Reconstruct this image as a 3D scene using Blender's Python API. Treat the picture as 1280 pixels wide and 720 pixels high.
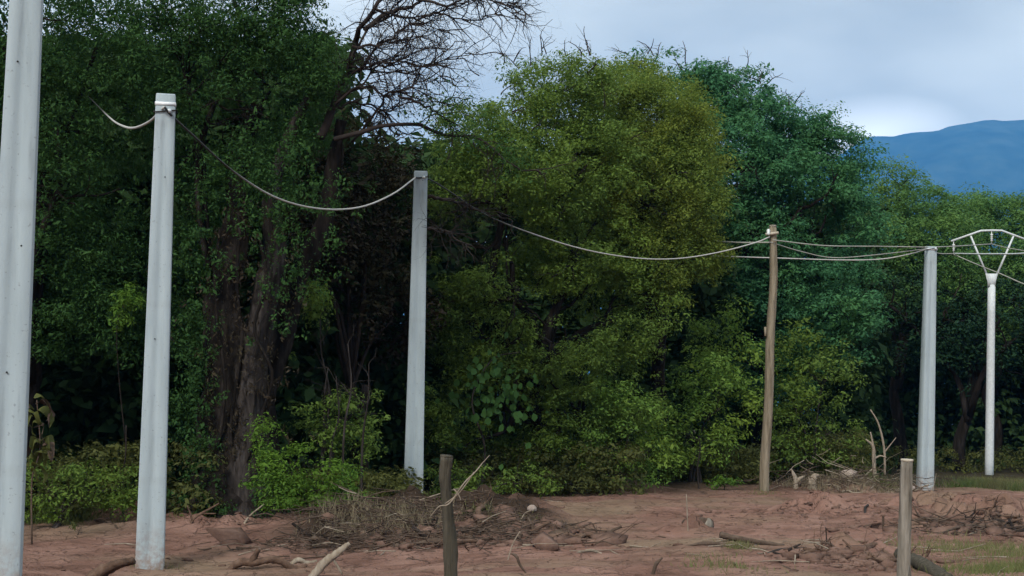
import bpy, math
import numpy as np
from mathutils import Vector

# ------------------------------------------------------------------ camera, world, sun, exposure
for o in list(bpy.data.objects):
    bpy.data.objects.remove(o)
S = bpy.context.scene
COL = S.collection
R = math.radians
F = 1850.0                       # focal length in pixels of the 1280 x 720 photograph
HC = 1.7                         # eye height
PITCH = math.atan(165.0 / F)
ROLL = 0.008
cam_d = bpy.data.cameras.new('camera')
cam = bpy.data.objects.new('camera', cam_d)
COL.objects.link(cam)
cam_d.sensor_width = 36.0
cam_d.lens = 36.0 * F / 1280.0
cam_d.clip_start = 0.1
cam_d.clip_end = 20000.0
fwd = Vector((0, math.cos(PITCH), math.sin(PITCH)))
rt0 = Vector((1, 0, 0))
up0 = rt0.cross(fwd)
rt = rt0 * math.cos(ROLL) + up0 * math.sin(ROLL)
up = rt.cross(fwd)
from mathutils import Matrix
cam.matrix_world = Matrix(((rt.x, up.x, -fwd.x, 0), (rt.y, up.y, -fwd.y, 0), (rt.z, up.z, -fwd.z, HC), (0, 0, 0, 1)))
S.camera = cam

SUN_EL, SUN_AZ = R(35), R(200)   # azimuth clockwise from +Y: behind the viewer, a little to the left
W = bpy.data.worlds.new('World')
S.world = W
W.use_nodes = True
wn, wl = W.node_tree.nodes, W.node_tree.links
wn.clear()
w_out = wn.new('ShaderNodeOutputWorld')
w_bg = wn.new('ShaderNodeBackground')
w_sky = wn.new('ShaderNodeTexSky')
w_sky.sky_type = 'NISHITA'
w_sky.sun_disc = False
w_sky.sun_elevation = SUN_EL
w_sky.sun_rotation = SUN_AZ
w_sky.air_density = 1.0
w_sky.dust_density = 2.0
w_tc = wn.new('ShaderNodeTexCoord')
w_map = wn.new('ShaderNodeMapping')
w_map.inputs['Scale'].default_value = (1.0, 1.0, 2.6)
w_noise = wn.new('ShaderNodeTexNoise')
w_noise.inputs['Scale'].default_value = 3.6
w_noise.inputs['Detail'].default_value = 5.0
w_noise.inputs['Roughness'].default_value = 0.45
w_ramp = wn.new('ShaderNodeValToRGB')
w_ramp.color_ramp.elements[0].position = 0.38
w_ramp.color_ramp.elements[0].color = (5.65, 5.85, 5.35, 1)
w_ramp.color_ramp.elements[1].position = 0.64
w_ramp.color_ramp.elements[1].color = (9.6, 9.8, 8.8, 1)
w_mix = wn.new('ShaderNodeMix')
w_mix.data_type = 'RGBA'
w_mix.inputs['Factor'].default_value = 0.95
# a brighter break in the cloud just above the ridge of the hill
w_vm = wn.new('ShaderNodeVectorMath'); w_vm.operation = 'DISTANCE'
_d = (fwd + rt * ((1094 - 640) / F) - up * ((166 - 360) / F)).normalized()
w_sc = wn.new('ShaderNodeVectorMath'); w_sc.operation = 'MULTIPLY'
w_sc.inputs[1].default_value = (1, 1, 2.4)
w_vm.inputs[1].default_value = (_d.x, _d.y, _d.z * 2.4)
w_br = wn.new('ShaderNodeMapRange')
w_br.inputs['From Min'].default_value = 0.062
w_br.inputs['From Max'].default_value = 0.0
w_br.inputs['To Min'].default_value = 0.0
w_br.inputs['To Max'].default_value = 17.0
w_add = wn.new('ShaderNodeMix'); w_add.data_type = 'RGBA'; w_add.blend_type = 'ADD'
w_add.inputs['Factor'].default_value = 1.0
w_nm = wn.new('ShaderNodeMath'); w_nm.operation = 'MULTIPLY'
wl.new(w_tc.outputs['Generated'], w_map.inputs['Vector'])
wl.new(w_map.outputs['Vector'], w_noise.inputs['Vector'])
wl.new(w_noise.outputs['Fac'], w_ramp.inputs['Fac'])
wl.new(w_sky.outputs['Color'], w_mix.inputs['A'])
wl.new(w_ramp.outputs['Color'], w_mix.inputs['B'])
wl.new(w_tc.outputs['Generated'], w_sc.inputs[0])
wl.new(w_sc.outputs['Vector'], w_vm.inputs[0])
wl.new(w_vm.outputs['Value'], w_br.inputs['Value'])
wl.new(w_br.outputs['Result'], w_nm.inputs[0])
wl.new(w_noise.outputs['Fac'], w_nm.inputs[1])
wl.new(w_mix.outputs['Result'], w_add.inputs['A'])
wl.new(w_nm.outputs['Value'], w_add.inputs['B'])
wl.new(w_add.outputs['Result'], w_bg.inputs['Color'])
w_bg.inputs['Strength'].default_value = 0.061
wl.new(w_bg.outputs['Background'], w_out.inputs['Surface'])

sun_d = bpy.data.lights.new('sun', 'SUN')
sun_d.energy = 1.5
sun_d.angle = R(18)
sun_d.color = (1.0, 0.97, 0.92)
sun = bpy.data.objects.new('sun', sun_d)
COL.objects.link(sun)
sd = Vector((math.sin(SUN_AZ) * math.cos(SUN_EL), math.cos(SUN_AZ) * math.cos(SUN_EL), math.sin(SUN_EL)))
sun.rotation_euler = sd.to_track_quat('Z', 'Y').to_euler()
sun.location = sd * 50

S.view_settings.view_transform = 'Standard'
S.view_settings.look = 'None'
S.view_settings.exposure = 1.47
S.view_settings.gamma = 1.0
S.view_settings.use_curve_mapping = False
S.render.engine = 'CYCLES'
S.cycles.max_bounces = 7
S.cycles.diffuse_bounces = 5
S.cycles.glossy_bounces = 1
S.cycles.transmission_bounces = 4
S.cycles.volume_bounces = 0
S.cycles.use_denoising = True
S.cycles.caustics_reflective = False
S.cycles.caustics_refractive = False
S.render.filter_size = 1.7

# ------------------------------------------------------------------ helpers
rng = np.random.default_rng(7)
CAM = np.array((0, 0, HC)); FW = np.array(fwd); RT = np.array(rt); UP = np.array(up)


def P(px, py, d):
    """world point seen at a pixel of the 1280 x 720 photograph, d metres along the optical axis"""
    return CAM + d * (FW + RT * ((px - 640.0) / F) - UP * ((py - 360.0) / F))


def value_noise(x, y, seed, cell):
    r = np.random.default_rng(seed)
    T = r.random((256, 256))
    u, v = np.asarray(x) / cell + 1000.0, np.asarray(y) / cell + 1000.0
    iu, iv = np.floor(u).astype(int), np.floor(v).astype(int)
    fu, fv = u - iu, v - iv
    fu, fv = fu * fu * (3 - 2 * fu), fv * fv * (3 - 2 * fv)
    a, b = T[iu % 256, iv % 256], T[(iu + 1) % 256, iv % 256]
    c, e = T[iu % 256, (iv + 1) % 256], T[(iu + 1) % 256, (iv + 1) % 256]
    return (a * (1 - fu) + b * fu) * (1 - fv) + (c * (1 - fu) + e * fu) * fv - 0.5


def fbm(x, y, seed, cell, octs=4, gain=0.5):
    s, a = 0, 1.0
    for k in range(octs):
        s = s + a * value_noise(x, y, seed + k, cell)
        cell, a = cell / 2.03, a * gain
    return s


# the lie of the ground: points where things stand, and heaps of earth
_ctl = [(187, 711, 20.2), (517, 634, 29.0), (1156, 613, 39.4), (954, 618, 35.9), (1236, 596, 47), (60, 655, 25.0),
        (290, 648, 25.5), (420, 645, 26), (700, 622, 32), (820, 612, 36), (1060, 608, 39), (640, 700, 18.5), (900, 700, 18.5),
        (1250, 700, 18.5), (400, 716, 18.0), (1250, 612, 40), (40, 715, 18.0), (20, 700, 20.5), (560, 800, 11), (1130, 800, 11), (100, 690, 21.5)]
_cp = np.array([P(*c) for c in _ctl])
_ext = np.array([(x, y, 0.0) for x, y in ((-14, 8), (0, 4), (14, 8), (-16, 22), (22, 26), (-18, 34), (0, 46), (26, 48), (-8, 46), (12, 52), (-12, 14), (13, 14))])
_cp = np.vstack([_cp, _ext])
_SG = 4.2


def _kern(dx, dy):
    return np.exp(-(dx * dx + dy * dy) / (2 * _SG * _SG))


_K = _kern(_cp[:, None, 0] - _cp[None, :, 0], _cp[:, None, 1] - _cp[None, :, 1])
_A = np.linalg.solve(_K + 0.03 * np.eye(len(_cp)), _cp[:, 2])
# heaps: pixel of the foot, depth, half-width m, half-depth m, height m
_heaps = [(510, 668, 25.6, 1.1, 1.8, 0.24), (605, 668, 24.8, 1.2, 1.3, 0.25), (430, 662, 23.8, 0.9, 1.2, 0.14), (655, 655, 25.8, 0.6, 0.7, 0.16), (1070, 712, 18.4, 0.55, 0.6, 0.16),
          (1225, 668, 25.5, 1.5, 1.6, 0.32), (1140, 650, 29.0, 1.6, 1.6, 0.25), (1010, 650, 28, 1.1, 1.2, 0.16),
          (760, 618, 36.0, 0.9, 1.1, 0.40), (860, 668, 23.5, 0.5, 0.5, 0.14), (290, 650, 25.0, 1.3, 0.6, 0.10), (1060, 612, 38.0, 1.3, 1.0, 0.30), (170, 652, 26, 1.0, 0.5, 0.12)]
_hp = [(P(a, b, c)[0], P(a, b, c)[1], w, l, h) for a, b, c, w, l, h in _heaps]


def ground_z(x, y, fine=True):
    x, y = np.asarray(x, float), np.asarray(y, float)
    z = np.zeros(np.broadcast(x, y).shape)
    for (cx, cy, _), a in zip(_cp, _A):
        z = z + a * _kern(x - cx, y - cy)
    rough = np.zeros_like(z)
    for hx, hy, w, l, h in _hp:
        g = np.exp(-(((x - hx) / w) ** 2 + ((y - hy) / l) ** 2))
        z = z + h * g
        rough = np.maximum(rough, g)
    near = 1.0 / (1.0 + np.exp((y - 60.0) / 4.0))
    z = z + near * (0.16 * fbm(x, y * 0.8, 11, 3.1, 2))
    if fine:
        z = z + near * (0.055 * fbm(x, y, 31, 0.8, 3, 0.55) + (0.05 + 0.26 * rough) * fbm(x, y, 51, 0.42, 3, 0.6) * (0.4 + rough))
        # furrows and washed-out steps that run across the track
        q = y + 0.25 * x + 1.6 * fbm(x, y, 71, 3.0, 2)
        st = np.abs(np.mod(q / 1.35, 1.0) - 0.5) * 2
        z = z + near * 0.045 * np.clip((st - 0.55) / 0.2, 0, 1) * (value_noise(x, y, 91, 2.2) + 0.5)
    return z


def tilled(x, y):
    """where the earth was dug up: darker subsoil"""
    m = np.zeros(np.broadcast(x, y).shape)
    for k in (0, 1, 2, 3):
        hx, hy, w, l, h = _hp[k]
        m = np.maximum(m, np.exp(-(((x - hx) / (w * 1.0)) ** 2 + ((y - hy + 0.5) / (l * 1.3)) ** 2) ** 1.5))
    return np.clip(m * 1.3 + 0.9 * fbm(x, y, 401, 0.7, 3) * (m > 0.03), 0, 1)


def gz(x, y):
    return float(ground_z(np.array([x]), np.array([y]))[0])


def on_ground(px, d):
    """point of the ground in the photograph's column px, d metres away"""
    a = P(px, 620, d)
    return np.array((a[0], a[1], gz(a[0], a[1])))


def hit(px, py):
    """where the line of sight through a pixel meets the ground"""
    ds = np.linspace(9, 60, 700)
    pts = np.array([P(px, py, d) for d in ds])
    zz = ground_z(pts[:, 0], pts[:, 1])
    k = np.nonzero(pts[:, 2] <= zz)[0]
    i = k[0] if len(k) else 500
    return np.array((pts[i, 0], pts[i, 1], zz[i]))


def depth_of(p):
    return float(np.dot(np.asarray(p) - CAM, FW))


def mesh_np(name, v, quads=None, tris=None, smooth=False):
    v = np.asarray(v, np.float32)
    me = bpy.data.meshes.new(name)
    me.vertices.add(len(v))
    me.vertices.foreach_set('co', v.ravel())
    loops, starts, n = [], [], 0
    if quads is not None and len(quads):
        q = np.asarray(quads, np.int32)
        loops.append(q.ravel()); starts.append(np.arange(len(q)) * 4); n = len(q) * 4
    if tris is not None and len(tris):
        t = np.asarray(tris, np.int32)
        loops.append(t.ravel()); starts.append(n + np.arange(len(t)) * 3)
    loops = np.concatenate(loops).astype(np.int32); starts = np.concatenate(starts).astype(np.int32)
    me.loops.add(len(loops)); me.loops.foreach_set('vertex_index', loops)
    me.polygons.add(len(starts)); me.polygons.foreach_set('loop_start', starts)
    if smooth:
        me.polygons.foreach_set('use_smooth', np.ones(len(starts), bool))
    me.update(calc_edges=True)
    return me


class MB:
    """collects tubes, boxes and lofts for ONE mesh object"""
    def __init__(s):
        s.v, s.q, s.t, s.n = [], [], [], 0

    def add(s, v, q=None, t=None):
        v = np.asarray(v, float)
        s.v.append(v)
        if q is not None and len(q): s.q.append(np.asarray(q, int) + s.n)
        if t is not None and len(t): s.t.append(np.asarray(t, int) + s.n)
        s.n += len(v)

    def tube(s, pts, rad, sides=7, wob=0.0, cap=True):
        pts = np.asarray(pts, float)
        m = len(pts)
        rad = np.broadcast_to(np.asarray(rad, float), (m,)) if np.ndim(rad) == 0 or len(np.atleast_1d(rad)) == m else np.interp(np.linspace(0, 1, m), np.linspace(0, 1, len(rad)), rad)
        tg = np.gradient(pts, axis=0)
        tg /= np.linalg.norm(tg, axis=1)[:, None] + 1e-9
        ref = np.array((0.31, 0.17, 0.93)) if abs(tg[0, 2]) < 0.8 else np.array((0.93, 0.31, 0.1))
        a = np.cross(tg, ref); a /= np.linalg.norm(a, axis=1)[:, None] + 1e-9
        b = np.cross(tg, a)
        th = np.arange(sides) * 2 * np.pi / sides
        rr = rad[:, None] * (1 + wob * rng.standard_normal((m, sides)))
        if wob: rr *= 1 + wob * 1.5 * rng.standard_normal(sides)[None, :]
        v = pts[:, None] + rr[..., None] * (np.cos(th)[None, :, None] * a[:, None] + np.sin(th)[None, :, None] * b[:, None])
        v = v.reshape(-1, 3)
        i = np.arange(m - 1)[:, None] * sides
        k = np.arange(sides)[None, :]
        k2 = (k + 1) % sides
        q = np.stack([i + k, i + k2, i + sides + k2, i + sides + k], -1).reshape(-1, 4)
        t = []
        if cap:
            v = np.vstack([v, pts[:1], pts[-1:]])
            c0, c1 = m * sides, m * sides + 1
            for j in range(sides):
                t.append((c0, (j + 1) % sides, j))
                t.append((c1, (m - 1) * sides + j, (m - 1) * sides + (j + 1) % sides))
        s.add(v, q, t)

    def loft(s, rings, cap=True):
        """closed rings with the same vertex count"""
        rings = np.asarray(rings, float)
        m, k = rings.shape[:2]
        i = np.arange(m - 1)[:, None] * k
        j = np.arange(k)[None, :]
        j2 = (j + 1) % k
        q = np.stack([i + j, i + j2, i + k + j2, i + k + j], -1).reshape(-1, 4)
        v = rings.reshape(-1, 3)
        t = []
        if cap:
            v = np.vstack([v, rings[0].mean(0)[None], rings[-1].mean(0)[None]])
            for a in range(k):
                t.append((m * k, (a + 1) % k, a))
                t.append((m * k + 1, (m - 1) * k + a, (m - 1) * k + (a + 1) % k))
        s.add(v, q, t)

    def build(s, name, mat, parent=None, origin=None, smooth=True):
        v = np.vstack(s.v)
        if origin is None: origin = np.array(parent.location) if parent is not None else np.zeros(3)
        me = mesh_np(name, v - np.asarray(origin), np.vstack(s.q) if s.q else None, np.vstack(s.t) if s.t else None, smooth)
        return link(name, me, mat, parent, origin)


def link(name, me, mat, parent=None, origin=(0, 0, 0)):
    o = bpy.data.objects.new(name, me)
    COL.objects.link(o)
    if not me.materials: me.materials.append(mat)
    if parent is not None:
        root = parent
        o.parent = parent
    else:
        o.location = tuple(float(c) for c in origin)
    return o


def tag(o, label=None, cat=None, group=None, kind=None):
    if label: o['label'] = label
    if cat: o['category'] = cat
    if group: o['group'] = group
    if kind: o['kind'] = kind
    return o


def empty(name, p, label, cat, group=None):
    o = bpy.data.objects.new(name, None)
    COL.objects.link(o)
    o.location = tuple(float(c) for c in p)
    o.empty_display_size = 0.2
    return tag(o, label, cat, group)


def spline(pts, n):
    """Catmull-Rom through the points"""
    p = np.asarray(pts, float)
    p = np.vstack([2 * p[0] - p[1], p, 2 * p[-1] - p[-2]])
    m = len(p) - 3
    u = np.linspace(0, m - 1e-6, n)
    i = np.floor(u).astype(int); f = (u - i)[:, None]
    a, b, c, d = p[i], p[i + 1], p[i + 2], p[i + 3]
    return 0.5 * (2 * b + (c - a) * f + (2 * a - 5 * b + 4 * c - d) * f ** 2 + (3 * b - a - 3 * c + d) * f ** 3)


# ------------------------------------------------------------------ materials
def new_mat(name):
    m = bpy.data.materials.new(name)
    m.use_nodes = True
    n, l = m.node_tree.nodes, m.node_tree.links
    n.clear()
    out = n.new('ShaderNodeOutputMaterial')
    return m, n, l, out


def ramp(n, stops):
    r = n.new('ShaderNodeValToRGB')
    e = r.color_ramp.elements
    while len(e) < len(stops): e.new(0.5)
    for k, (p, c) in enumerate(stops):
        e[k].position = p; e[k].color = (*c, 1)
    return r


def mixc(n, l, fac, a, b):
    m = n.new('ShaderNodeMix'); m.data_type = 'RGBA'
    for s, k in ((fac, 'Factor'), (a, 'A'), (b, 'B')):
        if hasattr(s, 'is_linked'): l.new(s, m.inputs[k])
        else: m.inputs[k].default_value = s if k == 'Factor' else (*s, 1)
    return m.outputs['Result']


def noise(n, l, scale, detail=4, rough=0.55, vec=None, stretch=None):
    t = n.new('ShaderNodeTexNoise')
    t.inputs['Scale'].default_value = scale
    t.inputs['Detail'].default_value = detail
    t.inputs['Roughness'].default_value = rough
    g = n.new('ShaderNodeNewGeometry') if vec is None else None
    v = g.outputs['Position'] if g else vec
    if stretch:
        mp = n.new('ShaderNodeMapping'); mp.inputs['Scale'].default_value = stretch
        l.new(v, mp.inputs['Vector']); v = mp.outputs['Vector']
    l.new(v, t.inputs['Vector'])
    return t.outputs['Fac']


def leaf_mat(name, dark, mid, light, warm=None, transl=0.42, patch=0.7):
    m, n, l, out = new_mat(name)
    g = n.new('ShaderNodeNewGeometry')
    av = lambda p, q: tuple((a_ + b_) / 2 for a_, b_ in zip(p, q))
    r = ramp(n, [(0.0, av(dark, mid)), (0.5, mid), (1.0, av(mid, light))])
    l.new(g.outputs['Random Per Island'], r.inputs['Fac'])
    c = r.outputs['Color']
    f = noise(n, l, patch, 3, 0.6)
    rr = n.new('ShaderNodeMapRange')
    rr.inputs['From Min'].default_value = 0.42; rr.inputs['From Max'].default_value = 0.66
    l.new(f, rr.inputs['Value'])
    c = mixc(n, l, rr.outputs['Result'], c, warm if warm else light)
    b = n.new('ShaderNodeBsdfPrincipled')
    b.inputs['Roughness'].default_value = 0.62
    b.inputs['Specular IOR Level'].default_value = 0.10
    l.new(c, b.inputs['Base Color'])
    t = n.new('ShaderNodeBsdfTranslucent')
    l.new(c, t.inputs['Color'])
    x = n.new('ShaderNodeMixShader'); x.inputs[0].default_value = transl
    l.new(b.outputs[0], x.inputs[1]); l.new(t.outputs[0], x.inputs[2])
    l.new(x.outputs[0], out.inputs['Surface'])
    return m


def rough_mat(name, stops, scale=6.0, stretch=None, detail=6, bump=0.3, bscale=30, rough=0.9, spec=0.2, objspace=True, bstretch=None):
    m, n, l, out = new_mat(name)
    vec = None
    if objspace:
        tc = n.new('ShaderNodeTexCoord'); vec = tc.outputs['Object']
    f = noise(n, l, scale, detail, 0.62, vec, stretch)
    r = ramp(n, stops); l.new(f, r.inputs['Fac'])
    b = n.new('ShaderNodeBsdfPrincipled')
    b.inputs['Roughness'].default_value = rough
    b.inputs['Specular IOR Level'].default_value = spec
    l.new(r.outputs['Color'], b.inputs['Base Color'])
    f2 = noise(n, l, bscale, 5, 0.6, vec, bstretch or stretch)
    bm = n.new('ShaderNodeBump'); bm.inputs['Strength'].default_value = bump; bm.inputs['Distance'].default_value = 0.03
    l.new(f2, bm.inputs['Height']); l.new(bm.outputs['Normal'], b.inputs['Normal'])
    l.new(b.outputs[0], out.inputs['Surface'])
    return m


M = {}
M['leaf_deep'] = leaf_mat('deep_green_leaf', (0.028, 0.066, 0.020), (0.048, 0.112, 0.030), (0.08, 0.165, 0.042), (0.045, 0.105, 0.03))
M['leaf_shade'] = leaf_mat('shade_darkened_leaf', (0.010, 0.028, 0.014), (0.017, 0.046, 0.020), (0.03, 0.07, 0.028), (0.014, 0.042, 0.02), 0.15)  # deep shade of the overhanging crown put into the leaf colour
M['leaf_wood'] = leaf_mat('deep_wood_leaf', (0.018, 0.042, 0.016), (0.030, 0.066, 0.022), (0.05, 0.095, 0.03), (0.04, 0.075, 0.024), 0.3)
M['leaf_grove'] = leaf_mat('grove_green_leaf', (0.065, 0.15, 0.045), (0.105, 0.22, 0.066), (0.16, 0.285, 0.09), (0.13, 0.23, 0.052))
M['leaf_mid'] = leaf_mat('mid_green_leaf', (0.082, 0.145, 0.030), (0.13, 0.21, 0.044), (0.19, 0.265, 0.06), (0.14, 0.215, 0.036))
M['leaf_olive'] = leaf_mat('olive_leaf', (0.098, 0.16, 0.030), (0.155, 0.225, 0.044), (0.225, 0.285, 0.062), (0.19, 0.235, 0.040))
M['leaf_blue'] = leaf_mat('bluish_green_leaf', (0.038, 0.125, 0.058), (0.065, 0.19, 0.085), (0.10, 0.25, 0.115), (0.08, 0.205, 0.07))
M['leaf_fresh'] = leaf_mat('fresh_green_leaf', (0.09, 0.18, 0.034), (0.15, 0.265, 0.05), (0.22, 0.33, 0.08), (0.20, 0.29, 0.045))
M['leaf_bright'] = leaf_mat('bright_green_leaf', (0.06, 0.135, 0.022), (0.10, 0.20, 0.032), (0.155, 0.26, 0.05), (0.125, 0.225, 0.03))
M['leaf_dry'] = leaf_mat('dry_brown_leaf', (0.022, 0.016, 0.011), (0.040, 0.030, 0.020), (0.07, 0.055, 0.036), (0.048, 0.044, 0.020), 0.1)
M['leaf_dim'] = leaf_mat('dull_olive_leaf', (0.06, 0.072, 0.026), (0.10, 0.115, 0.038), (0.15, 0.16, 0.052), (0.115, 0.125, 0.034))
M['grass'] = leaf_mat('pale_grass', (0.10, 0.125, 0.04), (0.16, 0.18, 0.065), (0.24, 0.23, 0.10), (0.20, 0.18, 0.09))
M['tall_grass'] = leaf_mat('tall_grass', (0.055, 0.085, 0.028), (0.095, 0.135, 0.042), (0.16, 0.185, 0.07), (0.15, 0.145, 0.07))
M['straw'] = leaf_mat('dry_straw', (0.12, 0.095, 0.06), (0.22, 0.18, 0.115), (0.34, 0.28, 0.19), (0.20, 0.17, 0.11), 0.1)
M['bark_dark'] = rough_mat('dark_bark', [(0.3, (0.007, 0.006, 0.005)), (0.5, (0.017, 0.0135, 0.0115)), (0.72, (0.044, 0.036, 0.031))], 5, (1.6, 1.6, 0.35), 7, 0.9, 9, 0.95, 0.1)
M['bark_grey'] = rough_mat('grey_bark', [(0.3, (0.012, 0.010, 0.009)), (0.5, (0.036, 0.030, 0.027)), (0.72, (0.082, 0.071, 0.065))], 6, (1.8, 1.8, 0.35), 7, 0.9, 10, 0.95, 0.1)
M['twig_dark'] = rough_mat('dark_twig_bark', [(0.3, (0.016, 0.012, 0.010)), (0.7, (0.040, 0.030, 0.026))], 4, None, 3, 0.2, 20)
M['twig_pale'] = rough_mat('pale_dead_wood', [(0.25, (0.15, 0.115, 0.08)), (0.5, (0.27, 0.22, 0.165)), (0.8, (0.38, 0.325, 0.26))], 9, (1.5, 1.5, 0.7), 6, 0.5, 30)
M['twig_brown'] = rough_mat('brown_dead_wood', [(0.25, (0.035, 0.024, 0.017)), (0.5, (0.085, 0.058, 0.042)), (0.8, (0.16, 0.115, 0.086))], 7, None, 6, 0.6, 22)
M['root_red'] = rough_mat('earthy_root_wood', [(0.25, (0.035, 0.02, 0.014)), (0.5, (0.115, 0.07, 0.048)), (0.8, (0.22, 0.148, 0.108))], 6, None, 6, 0.7, 18)
M['post'] = rough_mat('weathered_post_wood', [(0.28, (0.08, 0.066, 0.05)), (0.5, (0.23, 0.20, 0.16)), (0.75, (0.38, 0.335, 0.28))], 10, (2.2, 2.2, 0.16), 7, 0.8, 16, 0.9, 0.15, True, (3, 3, 0.12))
M['post_dark'] = rough_mat('mossy_post_wood', [(0.28, (0.030, 0.026, 0.019)), (0.5, (0.070, 0.060, 0.043)), (0.78, (0.13, 0.11, 0.083))], 9, (2.2, 2.2, 0.2), 7, 0.8, 16, 0.9, 0.15, True, (3, 3, 0.14))
M['cut_wood'] = rough_mat('pale_cut_wood', [(0.3, (0.36, 0.30, 0.22)), (0.7, (0.55, 0.48, 0.38))], 20)
M['pole_wood'] = rough_mat('utility_pole_wood', [(0.28, (0.11, 0.088, 0.058)), (0.5, (0.225, 0.185, 0.13)), (0.75, (0.34, 0.285, 0.21))], 6, (2.2, 2.2, 0.16), 7, 0.7, 14, 0.9, 0.15, True, (3, 3, 0.12))
M['clod'] = rough_mat('soil_clod', [(0.3, (0.075, 0.044, 0.033)), (0.5, (0.145, 0.088, 0.067)), (0.75, (0.225, 0.145, 0.113))], 3, None, 6, 0.6, 25, 0.95, 0.1, False)
M['stone'] = rough_mat('dusty_stone', [(0.3, (0.22, 0.165, 0.135)), (0.7, (0.42, 0.34, 0.29))], 9, None, 6, 0.5, 25)
M['steel'] = rough_mat('galvanised_steel', [(0.3, (0.50, 0.53, 0.53)), (0.7, (0.66, 0.69, 0.69))], 14, None, 4, 0.1, 40, 0.55, 0.4)
M['strap'] = rough_mat('bright_metal_strap', [(0.3, (0.72, 0.74, 0.74)), (0.7, (0.86, 0.87, 0.87))], 20, None, 3, 0.05, 40, 0.35, 0.6)
M['hole'] = rough_mat('dark_bolt_hole', [(0.3, (0.02, 0.02, 0.02)), (0.7, (0.05, 0.05, 0.045))], 20)
M['porcelain'] = rough_mat('insulator_porcelain', [(0.3, (0.55, 0.57, 0.55)), (0.7, (0.70, 0.72, 0.70))], 20, None, 2, 0.02, 30, 0.3, 0.5)
M['wire_pale'] = rough_mat('pale_cable_sheath', [(0.3, (0.36, 0.35, 0.33)), (0.7, (0.52, 0.50, 0.47))], 3, None, 4, 0.05, 40, 0.6, 0.3)
M['wire_far'] = rough_mat('weathered_conductor', [(0.3, (0.24, 0.24, 0.21)), (0.7, (0.40, 0.39, 0.34))], 1.2, None, 4, 0.05, 40, 0.6, 0.3)


def concrete_mat():
    m, n, l, out = new_mat('weathered_concrete')
    tc = n.new('ShaderNodeTexCoord'); vec = tc.outputs['Object']
    base = ramp(n, [(0.3, (0.315, 0.370, 0.388)), (0.6, (0.38, 0.442, 0.462)), (0.8, (0.43, 0.495, 0.51))])
    l.new(noise(n, l, 2.6, 6, 0.6, vec, (2, 2, 0.22)), base.inputs['Fac'])
    st = n.new('ShaderNodeMapRange')
    st.inputs['From Min'].default_value = 0.54; st.inputs['From Max'].default_value = 0.75
    st.inputs['To Max'].default_value = 0.55
    l.new(noise(n, l, 6.5, 5, 0.6, vec, (1.5, 1.5, 0.09)), st.inputs['Value'])
    c = mixc(n, l, st.outputs['Result'], base.outputs['Color'], (0.22, 0.25, 0.26))
    pit = n.new('ShaderNodeMapRange')
    pit.inputs['From Min'].default_value = 0.66; pit.inputs['From Max'].default_value = 0.74
    pit.inputs['To Max'].default_value = 0.6
    l.new(noise(n, l, 26, 2, 0.5, vec), pit.inputs['Value'])
    c = mixc(n, l, pit.outputs['Result'], c, (0.20, 0.21, 0.21))
    # splashes of red mud near the foot
    sz = n.new('ShaderNodeSeparateXYZ'); l.new(vec, sz.inputs[0])
    mz = n.new('ShaderNodeMapRange'); mz.inputs['From Min'].default_value = 0.75; mz.inputs['From Max'].default_value = 0.0
    l.new(sz.outputs['Z'], mz.inputs['Value'])
    mm = n.new('ShaderNodeMath'); mm.operation = 'MULTIPLY'; l.new(mz.outputs['Result'], mm.inputs[0])
    mn = n.new('ShaderNodeMapRange'); mn.inputs['From Min'].default_value = 0.4; mn.inputs['From Max'].default_value = 0.62
    l.new(noise(n, l, 9, 6, 0.7, vec), mn.inputs['Value']); l.new(mn.outputs['Result'], mm.inputs[1])
    c = mixc(n, l, mm.outputs[0], c, (0.24, 0.16, 0.12))
    # casting lines across the shaft
    wv_ = n.new('ShaderNodeTexWave'); wv_.bands_direction = 'Z'; wv_.inputs['Scale'].default_value = 0.13; wv_.inputs['Distortion'].default_value = 1.6
    l.new(vec, wv_.inputs['Vector'])
    ws = n.new('ShaderNodeMapRange'); ws.inputs['From Min'].default_value = 0.992; ws.inputs['From Max'].default_value = 1.0; ws.inputs['To Max'].default_value = 0.16
    l.new(wv_.outputs['Fac'], ws.inputs['Value'])
    c = mixc(n, l, ws.outputs['Result'], c, (0.27, 0.29, 0.29))
    b = n.new('ShaderNodeBsdfPrincipled')
    b.inputs['Roughness'].default_value = 0.85
    b.inputs['Specular IOR Level'].default_value = 0.25
    l.new(c, b.inputs['Base Color'])
    bm = n.new('ShaderNodeBump'); bm.inputs['Strength'].default_value = 0.25; bm.inputs['Distance'].default_value = 0.01
    l.new(noise(n, l, 45, 5, 0.6, vec), bm.inputs['Height']); l.new(bm.outputs['Normal'], b.inputs['Normal'])
    l.new(b.outputs[0], out.inputs['Surface'])
    return m


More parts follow.
